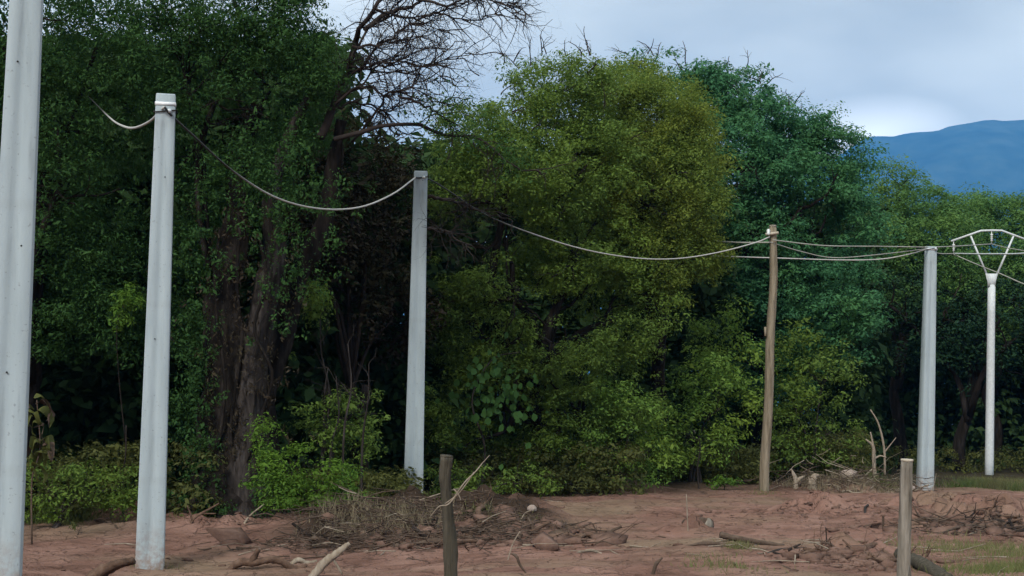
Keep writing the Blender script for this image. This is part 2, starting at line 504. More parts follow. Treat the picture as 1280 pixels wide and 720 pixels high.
def soil_mat():
    m, n, l, out = new_mat('red_soil')
    a = ramp(n, [(0.30, (0.115, 0.061, 0.045)), (0.5, (0.228, 0.128, 0.098)), (0.70, (0.31, 0.19, 0.15))])
    l.new(noise(n, l, 0.9, 8, 0.68), a.inputs['Fac'])
    # ochre and greyer ground in patches
    p = n.new('ShaderNodeMapRange')
    p.inputs['From Min'].default_value = 0.47; p.inputs['From Max'].default_value = 0.63; p.inputs['To Max'].default_value = 0.75
    l.new(noise(n, l, 0.27, 4, 0.5), p.inputs['Value'])
    c = mixc(n, l, p.outputs['Result'], a.outputs['Color'], (0.235, 0.17, 0.115))
    p2 = n.new('ShaderNodeMapRange')
    p2.inputs['From Min'].default_value = 0.58; p2.inputs['From Max'].default_value = 0.70; p2.inputs['To Max'].default_value = 0.8
    l.new(noise(n, l, 2.3, 6, 0.65, None, (1, 0.6, 1)), p2.inputs['Value'])
    c = mixc(n, l, p2.outputs['Result'], c, (0.085, 0.052, 0.038))
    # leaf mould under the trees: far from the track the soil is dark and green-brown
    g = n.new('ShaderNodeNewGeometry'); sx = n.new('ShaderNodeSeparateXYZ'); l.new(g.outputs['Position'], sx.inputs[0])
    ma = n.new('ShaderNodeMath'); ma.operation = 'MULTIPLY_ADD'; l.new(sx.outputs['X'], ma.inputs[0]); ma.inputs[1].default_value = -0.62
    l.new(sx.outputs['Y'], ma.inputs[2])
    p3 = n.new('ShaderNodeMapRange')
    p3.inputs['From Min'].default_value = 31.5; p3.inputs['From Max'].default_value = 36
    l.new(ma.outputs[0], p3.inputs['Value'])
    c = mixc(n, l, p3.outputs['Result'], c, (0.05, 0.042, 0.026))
    at = n.new('ShaderNodeAttribute'); at.attribute_name = 'dug'
    c = mixc(n, l, at.outputs['Fac'], c, (0.045, 0.030, 0.021))
    b = n.new('ShaderNodeBsdfPrincipled')
    b.inputs['Roughness'].default_value = 0.97
    b.inputs['Specular IOR Level'].default_value = 0.08
    l.new(c, b.inputs['Base Color'])
    vo = n.new('ShaderNodeTexVoronoi'); vo.feature = 'DISTANCE_TO_EDGE'; vo.inputs['Scale'].default_value = 1.5
    gg = n.new('ShaderNodeNewGeometry'); wv = n.new('ShaderNodeTexNoise'); wv.inputs['Scale'].default_value = 2.2; wv.inputs['Detail'].default_value = 4
    l.new(gg.outputs['Position'], wv.inputs['Vector'])
    wm = n.new('ShaderNodeVectorMath'); wm.operation = 'MULTIPLY_ADD'; wm.inputs[1].default_value = (0.9, 0.9, 0.9)
    l.new(wv.outputs['Color'], wm.inputs[0]); l.new(gg.outputs['Position'], wm.inputs[2]); l.new(wm.outputs[0], vo.inputs['Vector'])
    cr_ = n.new('ShaderNodeMapRange'); cr_.inputs['From Max'].default_value = 0.05
    l.new(vo.outputs['Distance'], cr_.inputs['Value'])
    ad = n.new('ShaderNodeMath'); ad.operation = 'MULTIPLY_ADD'; ad.inputs[1].default_value = 0.45
    l.new(cr_.outputs['Result'], ad.inputs[0]); l.new(noise(n, l, 5.5, 9, 0.68), ad.inputs[2])
    bm = n.new('ShaderNodeBump'); bm.inputs['Strength'].default_value = 1.0; bm.inputs['Distance'].default_value = 0.08
    l.new(ad.outputs[0], bm.inputs['Height']); l.new(bm.outputs['Normal'], b.inputs['Normal'])
    l.new(b.outputs[0], out.inputs['Surface'])
    return m


M['concrete'] = concrete_mat()
M['soil'] = soil_mat()
M['mountain'] = rough_mat('wooded_slope', [(0.38, (0.025, 0.048, 0.05)), (0.5, (0.04, 0.07, 0.066)), (0.64, (0.065, 0.098, 0.085))], 0.006, None, 9, 0.12, 0.05, 0.95, 0.05, False)

# ------------------------------------------------------------------ the setting
def axis(lo, hi, step, far, n):
    inner = np.arange(lo, hi + step * 0.5, step)
    g = np.geomspace(step, far, n)
    return np.concatenate([(lo - g)[::-1], inner, hi + g])


xs = axis(-10.5, 15.5, 0.095, 9000, 40)
ys = np.concatenate([[-9000, -3000, -800, -200, -60, -20, -6, 0], np.arange(4, 14, 0.35), np.arange(14, 34, 0.08), np.arange(34, 48, 0.14), 48 + np.geomspace(0.3, 12000, 45)])
gx, gy = np.meshgrid(xs, ys)
gzv = ground_z(gx, gy)
nx, ny = len(xs), len(ys)
ii = (np.arange(ny - 1)[:, None] * nx + np.arange(nx - 1)[None, :])
gq = np.stack([ii, ii + 1, ii + nx + 1, ii + nx], -1).reshape(-1, 4)
ground = link('ground', mesh_np('ground', np.stack([gx, gy, gzv], -1).reshape(-1, 3), gq, smooth=True), M['soil'])
_at = ground.data.attributes.new('dug', 'FLOAT', 'POINT')
_at.data.foreach_set('value', tilled(gx, gy).ravel().astype(np.float32))
tag(ground, 'bare reddish earth clearing with ruts, furrows and low heaps', kind='structure')

# mountain: a long ridge whose skyline rises to the right
MD = 6800.0
ux = np.linspace(-1800, 9200, 260); uy = np.linspace(-2200, 3000, 70)
mx, my = np.meshgrid(ux, uy)
sky_px = np.array([-600, 700, 1000, 1086, 1120, 1170, 1200, 1235, 1262, 1290, 1400, 1700, 2400])
sky_py = np.array([470, 350, 232, 178, 174, 163, 157, 153, 152, 150, 158, 200, 420])
ridge = np.interp(640 + mx / MD * F, sky_px, (537 - sky_py) / F * MD) * (MD / MD)
prof = np.clip(1 - np.abs(my) / 2600.0, 0, 1) ** 1.1
spur = fbm(mx, my, 301, 1240, 5, 0.55)
mz = np.maximum(ridge * prof * (1 + 0.3 * spur * np.clip(np.abs(my) / 1000, 0, 1)) + 20 * fbm(mx, my, 331, 180, 4, 0.6), -2)
mi = (np.arange(69)[:, None] * 260 + np.arange(259)[None, :])
mq = np.stack([mi, mi + 1, mi + 261, mi + 260], -1).reshape(-1, 4)
mt = link('mountain', mesh_np('mountain', np.stack([mx, my + MD, mz], -1).reshape(-1, 3), mq, smooth=True), M['mountain'])
tag(mt, 'long blue wooded mountain beyond the trees', kind='structure')

# air between here and the mountain
hm, hn, hl, hout = new_mat('hazy_air')
pv = hn.new('ShaderNodeVolumePrincipled')
pv.inputs['Color'].default_value = (0.09, 0.40, 1.0, 1)
pv.inputs['Density'].default_value = 1.5e-4
pv.inputs['Anisotropy'].default_value = 0.0
hl.new(pv.outputs[0], hout.inputs['Volume'])
hb = MB()
hv = np.array([(x, y, z) for z in (-4, 1520) for y in (-9100, 12150) for x in (-9400, 9400)], float)
hb.add(hv, [(0, 2, 3, 1), (4, 5, 7, 6), (0, 1, 5, 4), (2, 6, 7, 3), (0, 4, 6, 2), (1, 3, 7, 5)])
haze = hb.build('haze', hm, smooth=False)
tag(haze, 'thin blue haze in the air towards the mountain', kind='stuff')

# ------------------------------------------------------------------ foliage
def leaf_cloud(centers, radii, counts, size, flat=0.6, droop=0.0, asp=0.55, updir=0.55):
    """clumps of small folded leaves: each leaf a diamond of two triangles"""
    idx = np.repeat(np.arange(len(centers)), counts)
    n = len(idx)
    d = rng.standard_normal((n, 3)); d /= np.linalg.norm(d, axis=1)[:, None]
    rr = rng.random(n) ** 0.45
    p = centers[idx] + d * (radii[idx] * rr)[:, None] * np.array((1, 1, flat))
    nrm = d * 0.75 + rng.standard_normal((n, 3)) * 0.34 + np.array((0, 0, updir))
    nrm /= np.linalg.norm(nrm, axis=1)[:, None]
    t = np.cross(nrm, rng.standard_normal((n, 3))); t /= np.linalg.norm(t, axis=1)[:, None] + 1e-9
    t[:, 2] -= droop; t /= np.linalg.norm(t, axis=1)[:, None]
    b = np.cross(nrm, t)
    s = size * np.clip(rng.lognormal(-0.05, 0.36, n), 0.45, 2.2)
    s_ = s[:, None]
    fold = nrm * s_ * 0.12
    v = np.stack([p - t * s_ * 0.5, p + b * s_ * asp * 0.5 - t * s_ * 0.05 + fold, p + t * s_ * 0.55, p - b * s_ * asp * 0.5 - t * s_ * 0.05 + fold], 1).reshape(-1, 3)
    q = np.arange(n * 4).reshape(-1, 4)
    return v, q


def lobe_clumps(lobes, cl_px, per_clump, fill=1.0, shell=0.55, carve=-0.2):
    """lobes: (px, py, rx px, ry px, depth) -> clump centres, radii, leaf counts"""
    C, Rr, N = [], [], []
    for px, py, rx, ry, d in lobes:
        c = P(px, py, d)
        ax, az = rx / F * d, ry / F * d
        ay = 0.75 * (ax + az) / 2 + 0.1
        n = max(5, int(fill * 4.2 * rx * ry / (cl_px * cl_px)))
        u = rng.standard_normal((n, 3)); u /= np.linalg.norm(u, axis=1)[:, None]
        r = shell + (1 - shell) * rng.random(n) ** 0.7
        r *= rng.normal(1.0, 0.09, n)
        cc = c + u * r[:, None] * np.array((ax, ay, az))
        C.append(cc)
        k = cl_px / F * d
        f = np.clip(rng.lognormal(-0.15, 0.42, n), 0.4, 2.0)
        keep = fbm(cc[:, 0] + 0.7 * cc[:, 1], cc[:, 2] * 1.3 + 0.4 * cc[:, 1], 501, 1.7 * d / 30, 2) > (carve if n > 24 else -9)
        C[-1] = cc[keep]; f = f[keep]
        Rr.append(k * f)
        N.append(np.maximum(4, (per_clump * f ** 1.8 * rng.uniform(0.75, 1.25, len(f))).astype(int)))
    return np.vstack(C), np.concatenate(Rr), np.concatenate(N)


def limb_path(a, b, bend=0.15, n=9):
    a, b = np.asarray(a, float), np.asarray(b, float)
    L = np.linalg.norm(b - a)
    m1 = a + (b - a) * 0.35 + rng.standard_normal(3) * L * bend * 0.6 + np.array((0, 0, L * 0.12))
    m2 = a + (b - a) * 0.7 + rng.standard_normal(3) * L * bend * 0.5 + np.array((0, 0, L * 0.06))
    return spline([a, m1, m2, b], n)


def twig_spray(mb, p, d, L, r, level, sides=4, spread=0.6, kids=5, grav=0.0, segs=6):
    """a forked, crooked branch and its side twigs"""
    d = np.asarray(d, float); d = d / np.linalg.norm(d)
    pts, dirs = [np.asarray(p, float)], [d]
    for k in range(segs):
        d = d + rng.standard_normal(3) * 0.28 + np.array((0, 0, -grav))
        d /= np.linalg.norm(d)
        pts.append(pts[-1] + d * L / segs); dirs.append(d)
    mb.tube(pts, np.linspace(r, r * 0.35, segs + 1), sides, 0.0, False)
    if level <= 0: return
    for k in range(kids):
        t = rng.uniform(0.15, 1.0)
        i = min(segs, int(t * segs))
        nd = dirs[i] * (1 - spread * 0.5) + rng.standard_normal(3) * spread
        twig_spray(mb, pts[i], nd, L * rng.uniform(0.4, 0.7), r * (1 - 0.6 * t) * 0.62, level - 1, 3 if level < 3 else 4, spread, kids, grav, max(3, segs - 1))


def tree(name, base, lobes, mat, label, cat='tree', leaf_px=5.0, cl_px=20, per=70, fill=1.0, trunk_px=22, fork=0.45, bark='bark_dark', limbs=6, flat=0.6, shell=0.5,
         group=None, updir=0.75, asp=0.48, droop=0.15, stems=1, foliage='crown', trunk='trunk', carve=-0.2, pokes=0):
    bx, d0 = base
    b = on_ground(bx, d0)
    b[2] -= 0.1
    root = empty(name, b, label, cat, group)
    cs, rs, ns = lobe_clumps(lobes, cl_px, per, fill, shell, carve)
    g = ground_z(cs[:, 0], cs[:, 1], False)
    keep = cs[:, 2] > g + 0.15
    cs, rs, ns = cs[keep], rs[keep], ns[keep]
    dm = np.mean([lo[4] for lo in lobes])
    v, q = leaf_cloud(cs, rs, ns, leaf_px / F * dm, flat, droop, asp, updir)
    v = v - b
    link(foliage, mesh_np(foliage, v, q), mat, root)
    rt_ = trunk_px / F * dm / 2
    cen = np.array([P(lo[0], lo[1], lo[4]) for lo in lobes])
    wts = np.array([lo[2] * lo[3] for lo in lobes], float); wts /= wts.sum()
    top = (cen * wts[:, None]).sum(0)
    for s in range(stems):
        off = rng.standard_normal(3) * np.array((1, 1, 0)) * rt_ * (3 if stems > 1 else 0)
        f = b + (top - b) * fork + rng.standard_normal(3) * np.array((1, 1, 0)) * rt_ * (4 if stems > 1 else 1.2)
        mb = MB()
        pth = limb_path(b + off - np.array((0, 0, 0.2)), f, 0.06, 12)
        mb.tube(pth, [rt_ * 1.5, rt_ * 1.1, rt_, rt_ * 0.9, rt_ * 0.8], 10, 0.05)
        mb.build(trunk, M[bark], root)
    order = np.argsort(-wts)[:limbs]
    for k in order:
        mb = MB()
        e = cen[k]
        pth = limb_path(f - (f - b) * rng.uniform(0.0, 0.25), e, 0.1, 10)
        mb.tube(pth, [rt_ * 0.72, rt_ * 0.45, rt_ * 0.25], 7, 0.05)
        ax = lobes[k][2] / F * lobes[k][4]
        for j in range(7):
            i = rng.integers(4, 10)
            dv = rng.standard_normal(3) + np.array((0, 0, 0.4))
            twig_spray(mb, pth[i], dv, ax * rng.uniform(0.5, 1.0), rt_ * 0.22, 1, 4, 0.6, 3)
        mb.build('limb', M[bark], root)
    if pokes:
        mb = MB()
        for k in np.argsort([lo[1] - lo[3] for lo in lobes])[:7]:
            lx, ly, rx, ry, dd = lobes[k]
            for _ in range(pokes):
                th = rng.uniform(0.2, math.pi - 0.2)
                a = P(lx + rx * 0.8 * math.cos(th), ly - ry * 0.85 * math.sin(th), dd + rng.normal(0, .5))
                twig_spray(mb, a, (math.cos(th), rng.normal(0, .4), math.sin(th) + .3), rng.uniform(18, 40) / F * dd, 1.0 / F * dd, 1, 3, 0.6, 3, 0, 5)
        tag(mb.build('top_twigs', M['twig_dark'], root), kind='stuff')
    return root


# ---- left edge
tree('broadleaf_tree', (40, 27), [(5, 60, 120, 110, 25), (70, 160, 95, 80, 25), (20, 260, 110, 90, 25.5), (110, 280, 70, 70, 26), (60, 370, 95, 75, 26), (120, 60, 80, 90, 25.5),
     (-90, 180, 110, 190, 25), (10, -60, 150, 80, 25), (120, 400, 60, 60, 26.2)], M['leaf_deep'],
     'dense dark green tree behind the tallest concrete pole at left edge', leaf_px=4.6, cl_px=22, per=78, fill=1.6, asp=0.4, droop=0.5)
# ---- the big shady tree
big_lobes = [(170, -20, 130, 90, 27), (290, -10, 130, 100, 27), (380, 40, 52, 80, 26.5), (230, 90, 120, 90, 26.5), (340, 110, 85, 80, 27), (150, 160, 80, 80, 27.5), (290, 190, 100, 65, 27.5),
             (225, 260, 70, 80, 28), (215, 370, 60, 80, 28), (380, 165, 50, 35, 28), (230, 470, 60, 80, 28), (360, -70, 80, 70, 27), (388, 5, 36, 50, 26.7), (340, 20, 60, 60, 26.8)]
tree('shade_tree', (290, 27), big_lobes, M['leaf_deep'], 'huge shady tree with twisted grey trunk and bare upper branches against the sky', leaf_px=4.4, cl_px=20, per=80, trunk_px=14, limbs=5, fork=0.5, fill=1.7, asp=0.4, droop=0.5)
big = [o for o in COL.objects if o.name == 'shade_tree'][0]
BD = 26.6


def big_stem(path, rad, bark, wob=0.06):
    mb = MB()
    mb.tube(spline([P(a, b, c) for a, b, c in path], 34), rad, 12, wob)
    return mb.build('trunk', M[bark], big)


k = BD / F
big_stem([(290, 668, 26.6), (292, 600, 26.7), (280, 530, 26.75), (288, 450, 26.8), (278, 370, 26.9), (296, 300, 27), (300, 220, 27.1), (322, 130, 27)], [60 * k, 44 * k, 33 * k, 28 * k, 22 * k, 17 * k, 13 * k, 8 * k], 'bark_dark', 0.13)
big_stem([(300, 668, 26.3), (300, 600, 26.35), (312, 530, 26.35), (309, 470, 26.35), (322, 410, 26.4), (332, 360, 26.5), (342, 310, 26.6), (336, 260, 26.8), (352, 190, 27), (385, 120, 27)], [40 * k, 24 * k, 15 * k, 16 * k, 13 * k, 14 * k, 11 * k, 10 * k, 7 * k, 4 * k], 'bark_grey', 0.13)
big_stem([(322, 668, 26.9), (330, 590, 27), (324, 510, 27.1), (350, 430, 27.3), (372, 350, 27.4), (408, 270, 27.4), (416, 205, 27.3), (428, 150, 27.2)], [36 * k, 24 * k, 19 * k, 15 * k, 12 * k, 11 * k, 8 * k, 6 * k], 'bark_dark', 0.12)
for ex in (250, 262, 318, 336, 345):
    big_stem([(296 + (ex - 296) * .35, 610, 26.5), (296 + (ex - 296) * .7, 640, 26.3), (ex, 662, 26.0)], [14 * k, 11 * k, 5 * k], 'bark_dark', 0.1)
# creepers that cling to the trunk
vc = []
for x, y, sx, sy, n in ((250, 300, 14, 60, 60), (300, 215, 40, 34, 110), (252, 560, 14, 50, 60), (330, 230, 40, 30, 70), (240, 450, 16, 90, 80), (385, 250, 30, 40, 60), (288, 640, 40, 16, 60), (360, 330, 26, 50, 50)):
    vc += [P(rng.normal(x, sx), rng.normal(y, sy), rng.normal(26.0, .15)) for _ in range(n)]
vc = np.array(vc)
vc = vc[vc[:, 2] > ground_z(vc[:, 0], vc[:, 1], False)]
v, q = leaf_cloud(vc, rng.uniform(.08, .24, len(vc)), np.full(len(vc), 26), 0.06, 1.0, 0.6, 0.5)
link('creeper', mesh_np('creeper', v - np.array(big.location), q), M['leaf_deep'], big)
vd = np.array([P(rng.normal(310, 36), rng.uniform(250, 600), rng.normal(26.1, .12)) for _ in range(200)])
v, q = leaf_cloud(vd, rng.uniform(.06, .2, len(vd)), np.full(len(vd), 14), 0.07, 1.4, 0.9, 0.35)
link('dry_creeper', mesh_np('dry_creeper', v - np.array(big.location), q), M['leaf_dry'], big)
# lianas on the trunk
for a, b in ((272, 300), (331, 345), (300, 322)):
    mb = MB()
    mb.tube(spline([P(a + rng.normal(0, 3), 660 - i * 62, 26.1) + rng.normal(0, .06, 3) for i in range(7)], 30), 2.2 * k, 5)
    mb.build('liana', M['bark_dark'], big)
# big bare limbs reaching out to the right, with crooked twigs against the sky
bare = [[(405, 175), (418, 130), (434, 92), (446, 55), (462, 28), (480, 0), (520, -40)], [(430, 95), (452, 80), (470, 58), (498, 52), (520, 40), (560, 36)], [(418, 130), (445, 112), (470, 90), (510, 92), (560, 74), (604, 66)],
        [(455, 40), (490, 12), (520, 2), (560, -8), (610, 4), (652, 20)], [(440, 175), (462, 148), (482, 126), (508, 116), (536, 122), (566, 120)], [(420, 170), (470, 158), (520, 152), (560, 168), (600, 180), (640, 204), (684, 216)],
        [(438, 75), (462, 38), (492, 14), (510, -14), (560, -40)], [(426, 118), (460, 108), (490, 116), (520, 100), (552, 98)], [(500, 125), (530, 132), (556, 150), (575, 172)], [(470, 10), (510, 24), (545, 16), (590, 26), (640, 8)], [(425, 104), (448, 84), (476, 74), (500, 70), (540, 60)],
        [(440, 60), (472, 54), (500, 34), (530, 24), (580, 8)], [(415, 140), (450, 132), (480, 140), (500, 132)], [(436, 80), (466, 88), (500, 76), (530, 84), (560, 64)], [(520, 0), (560, 10), (600, -6), (646, 16)], [(535, 245), (570, 250), (600, 262), (640, 276)], [(534, 285), (560, 290), (590, 310)]]
for i, path in enumerate(bare):
    mb = MB()
    r0 = (6 if i == 0 else 3.0 if i in (3, 5) else 2.6 if i > 14 else 1.9) * k
    off = 1.6 if i in (15, 16) else 0
    pp = spline([P(a + rng.normal(0, 2), b + rng.normal(0, 3), 26.8 + off + 0.5 * math.sin(2.1 * i + j)) for j, (a, b) in enumerate(path)], 20)
    pp[1:-1] += rng.normal(0, 0.02, (18, 3))
    mb.tube(pp, [r0, r0 * 0.75, r0 * 0.5, r0 * 0.25], 6, 0.08)
    for j in range(8 if i in (4, 5, 8) else 16 if i > 14 else 27):
        s = int(rng.integers(4, 20))
        dv = (pp[min(s, 19)] - pp[s - 1]); dv /= np.linalg.norm(dv)
        dv = dv + rng.standard_normal(3) * np.array((0.7, 0.6, 0.5))
        twig_spray(mb, pp[min(s, 19)], dv, rng.uniform(0.45, 1.05), rng.uniform(0.6, 1.0) * k, 2, 4, 0.65, 3, 0.02, 5)
    mb.build('bare_limb', M['twig_dark'], big)
# fine leaf sprays along the low limb that reaches across the gap
cs = np.vstack([P(x, y, 26.6) + rng.normal(0, 0.22, (26, 3)) for x, y in ((520, 130), (548, 150), (575, 165), (600, 172), (625, 190), (650, 205), (560, 120), (590, 140))])
v, q = leaf_cloud(cs, np.full(len(cs), 0.24), np.full(len(cs), 11), 0.045, 0.5)
link('leaf_spray', mesh_np('leaf_spray', v - np.array(big.location), q), M['leaf_deep'], big)

# ---- dead brown thicket hung with dry creepers
tree('dead_thicket', (450, 31.5), [(450, 205, 80, 50, 31.2), (400, 250, 60, 70, 30.4), (480, 290, 75, 80, 31.5), (420, 350, 70, 70, 31), (490, 400, 60, 80, 31.6), (430, 180, 50, 40, 31), (370, 310, 40, 80, 30)], M['leaf_dry'],
     'tangle of dry brown creepers between the shady tree and the middle concrete pole', 'thicket', leaf_px=5.0, cl_px=16, per=60, trunk_px=9, limbs=7, flat=1.1, stems=3, bark='twig_dark', foliage='dry_foliage', trunk='stem')
tree('leafy_shrub', (400, 27.6), [(400, 400, 40, 40, 27.8), (410, 460, 55, 60, 27.8), (455, 500, 50, 60, 28), (395, 520, 40, 40, 27.4), (375, 450, 30, 50, 28.6), (385, 375, 26, 30, 28.8), (440, 560, 40, 40, 28)], M['leaf_mid'],
     'olive green shrub in the gap beside the big twisted trunk', 'shrub', leaf_px=4.5, cl_px=15, per=44, trunk_px=5, stems=3, limbs=3, bark='bark_grey', foliage='foliage', trunk='stem')

# ---- the middle trees
tree('spreading_tree', (700, 35), [(590, 155, 65, 62, 32), (640, 125, 66, 56, 33), (690, 105, 60, 44, 34), (735, 100, 55, 36, 34.5), (640, 220, 90, 70, 32.5), (580, 250, 60, 70, 32), (720, 200, 90, 90, 34), (640, 330, 100, 75, 33), (720, 320, 90, 80, 34),
      (600, 420, 75, 70, 33), (690, 430, 85, 70, 33.6), (770, 400, 75, 80, 35), (560, 340, 40, 80, 33), (630, 540, 95, 70, 34), (730, 520, 85, 80, 35), (545, 470, 40, 90, 33), (575, 580, 70, 50, 34), (690, 160, 80, 60, 35)], M['leaf_mid'],
     'broad mid green tree right of the middle concrete pole', leaf_px=3.6, cl_px=16, per=80, trunk_px=24, limbs=9, fill=1.8, shell=0.4, carve=-0.26, pokes=5)
tree('yellowing_tree', (810, 38), [(770, 125, 55, 50, 36.5), (820, 150, 70, 62, 36), (860, 190, 48, 62, 36), (795, 240, 95, 80, 35.4), (868, 260, 44, 66, 35.8), (820, 320, 75, 60, 35.6), (745, 170, 55, 55, 36), (790, 100, 45, 30, 37), (760, 210, 80, 70, 35.6), (880, 320, 36, 40, 36), (830, 160, 65, 60, 37.4), (825, 170, 60, 50, 36.6)], M['leaf_olive'],
     'olive yellow tree crown in the middle of the tree line', leaf_px=3.1, cl_px=15, per=110, trunk_px=20, limbs=5, flat=0.8, fill=2.0, shell=0.4, carve=-0.36)
tree('tall_tree', (960, 46), [(800, 92, 40, 30, 46), (840, 98, 52, 40, 45), (880, 115, 50, 45, 44.5), (910, 120, 60, 44, 44), (955, 145, 55, 48, 44), (1000, 172, 52, 50, 44), (1040, 205, 50, 58, 44), (1052, 245, 32, 45, 44), (930, 210, 80, 65, 43), (1000, 260, 85, 70, 43), (1060, 300, 45, 60, 43.5),
      (930, 300, 80, 70, 43), (990, 360, 90, 60, 43), (900, 380, 60, 60, 43.5), (1050, 380, 50, 80, 43), (960, 440, 70, 70, 43.5), (1000, 210, 80, 60, 45), (940, 180, 80, 60, 45.5)], M['leaf_blue'],
     'tall bluish green tree with a layered crown, highest of the right-hand tree line', leaf_px=3.9, cl_px=18, per=100, trunk_px=26, limbs=9, flat=0.5, fill=2.0, shell=0.4, carve=-0.3, pokes=4)
# ---- right: lighter crowns that close the clearing
tree('rounded_tree', (1130, 56), [(1120, 250, 52, 42, 56), (1160, 258, 48, 34, 57), (1110, 300, 60, 50, 55), (1170, 300, 60, 45, 55.5), (1140, 350, 70, 45, 55), (1195, 262, 34, 26, 57)], M['leaf_grove'],
     'mid green rounded tree below the mountain, left of the forked steel pole', leaf_px=3.3, cl_px=15, per=90, trunk_px=14, limbs=4, fill=2.2, shell=0.35, carve=-0.5)
tree('rounded_tree', (1240, 60), [(1215, 268, 45, 30, 60), (1255, 270, 50, 34, 60), (1310, 275, 60, 38, 60), (1240, 310, 70, 42, 59), (1300, 330, 70, 50, 59), (1200, 340, 60, 50, 58), (1260, 375, 80, 45, 58)], M['leaf_grove'],
     'mid green rounded tree behind the forked steel pole', leaf_px=3.2, cl_px=15, per=90, trunk_px=14, limbs=4, fill=2.2, shell=0.35, carve=-0.5)
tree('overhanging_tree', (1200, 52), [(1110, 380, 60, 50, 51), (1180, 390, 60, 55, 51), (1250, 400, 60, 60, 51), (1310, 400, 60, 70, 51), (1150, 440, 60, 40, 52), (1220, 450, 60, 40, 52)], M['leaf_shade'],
     'overhanging tree, its deep shade coloured into the leaves, behind the thin right-hand poles', leaf_px=4.2, cl_px=18, per=70, trunk_px=14, limbs=4)

# ---- shrubs
def shrub(px, d, lobes, mat, label, **kw):
    a = dict(cat='shrub', leaf_px=5, cl_px=15, per=48, trunk_px=4, stems=3, limbs=3, bark='bark_grey', foliage='foliage', trunk='stem', shell=0.35, carve=-9)
    a.update(kw)
    return tree('shrub', (px, d), lobes, M[mat], label, **a)


shrub(345, 25.4, [(336, 555, 26, 40, 25.5), (365, 590, 48, 42, 25.3), (400, 612, 52, 34, 25.2), (340, 612, 36, 36, 25.2), (435, 608, 34, 30, 25.6), (375, 630, 60, 18, 24.8)], 'leaf_bright', 'bright green leafy bush at the foot of the big twisted trunk', leaf_px=4.2)
shrub(70, 24.5, [(60, 610, 50, 32, 24.6), (110, 605, 48, 30, 24.8), (40, 635, 40, 22, 24.4), (150, 615, 40, 34, 25)], 'leaf_mid', 'low green bush between the two left concrete poles', leaf_px=4.5)
shrub(155, 25.6, [(158, 375, 15, 26, 25.2), (150, 398, 12, 20, 25.2)], 'leaf_bright', 'small yellow green spray hanging just left of the second concrete pole', leaf_px=4.0, cl_px=9, per=34, stems=1, limbs=1, trunk_px=2, bark='twig_dark')
shrub(100, 23.3, [(100, 662, 18, 9, 23.3), (84, 655, 12, 8, 23.4)], 'leaf_dim', 'small grey green weed on bare earth near the left concrete poles', leaf_px=3.5, cl_px=8, per=30, stems=1, limbs=1, trunk_px=2)
shrub(865, 38, [(870, 470, 42, 40, 37.5), (840, 500, 40, 40, 37.3), (900, 510, 45, 50, 37.5), (870, 550, 60, 48, 37.5), (925, 470, 32, 50, 38), (820, 560, 40, 50, 37.2), (900, 420, 40, 40, 38.6)], 'leaf_fresh', 'light green bush left of the wooden pole', leaf_px=4.2, cl_px=16)
shrub(1010, 41, [(1000, 430, 40, 38, 41), (1035, 470, 42, 50, 41), (990, 500, 50, 50, 40.5), (1040, 540, 40, 46, 41), (985, 560, 40, 40, 40)], 'leaf_mid', 'grey green bush right of the wooden pole', leaf_px=4.0, cl_px=16)
shrub(905, 36.5, [(905, 606, 22, 12, 36.3)], 'leaf_bright', 'tiny bright green plant at the foot of the tree line left of the wooden pole', leaf_px=4, cl_px=8, per=30, stems=1, limbs=1, trunk_px=2)
shrub(770, 34.4, [(755, 560, 44, 52, 34), (800, 510, 40, 36, 34.2), (762, 490, 36, 26, 34.2), (810, 570, 40, 42, 34.6)], 'leaf_fresh', 'yellow green bush below the olive yellow crown', leaf_px=4.2, cl_px=15, per=44)
shrub(620, 31, [(600, 605, 45, 28, 31), (650, 605, 42, 26, 31.5), (560, 600, 35, 30, 30.5)], 'leaf_mid', 'low green bush behind the earth heap and left wooden post', leaf_px=4.2)
shrub(730, 33.5, [(720, 602, 45, 20, 33.5), (690, 600, 30, 18, 33)], 'leaf_dim', 'low dull shrub edging the bare track in the middle', leaf_px=3.8, cl_px=11)
shrub(470, 27.3, [(470, 612, 40, 24, 27), (440, 628, 36, 16, 26.3)], 'leaf_dim', 'dry greyish shrub left of the middle concrete pole', leaf_px=3.6, cl_px=11)

# broad-leaved creeper whose leaves are big enough to pick out
cr = on_ground(600, 32.0)
creeper = empty('broadleaf_creeper', cr, 'creeper with large drooping leaves right of the middle concrete pole', 'creeper')
mb = MB()
mb.tube(spline([cr, P(606, 560, 31.5), P(590, 500, 31.2), P(615, 450, 31.4), P(650, 440, 31.4)], 24), [0.03, 0.02, 0.01], 5)
mb.build('stem', M['bark_grey'], creeper)
lv = np.array([(0, 0, 0), (0.35, 0.3, 0.04), (0.42, 0.62, 0.02), (0, 1.0, -0.12), (-0.42, 0.62, 0.02), (-0.35, 0.3, 0.04), (0, 0.5, -0.05)])
lm = mesh_np('leaf', lv, None, [(0, 1, 6), (1, 2, 6), (2, 3, 6), (3, 4, 6), (4, 5, 6), (5, 0, 6)])
lm.materials.append(M['leaf_deep'])
for i in range(150):
    o = bpy.data.objects.new('leaf', lm); COL.objects.link(o); o.parent = creeper
    p = P(rng.normal(615, 28), rng.normal(488, 26), rng.uniform(30.6, 31.4)) - cr
    o.location = tuple(p); s = rng.uniform(0.10, 0.2); o.scale = (s, s, s)
    o.rotation_euler = (rng.uniform(-2.2, -1.0), rng.normal(0, 0.35), rng.normal(0, 0.9) + math.pi)

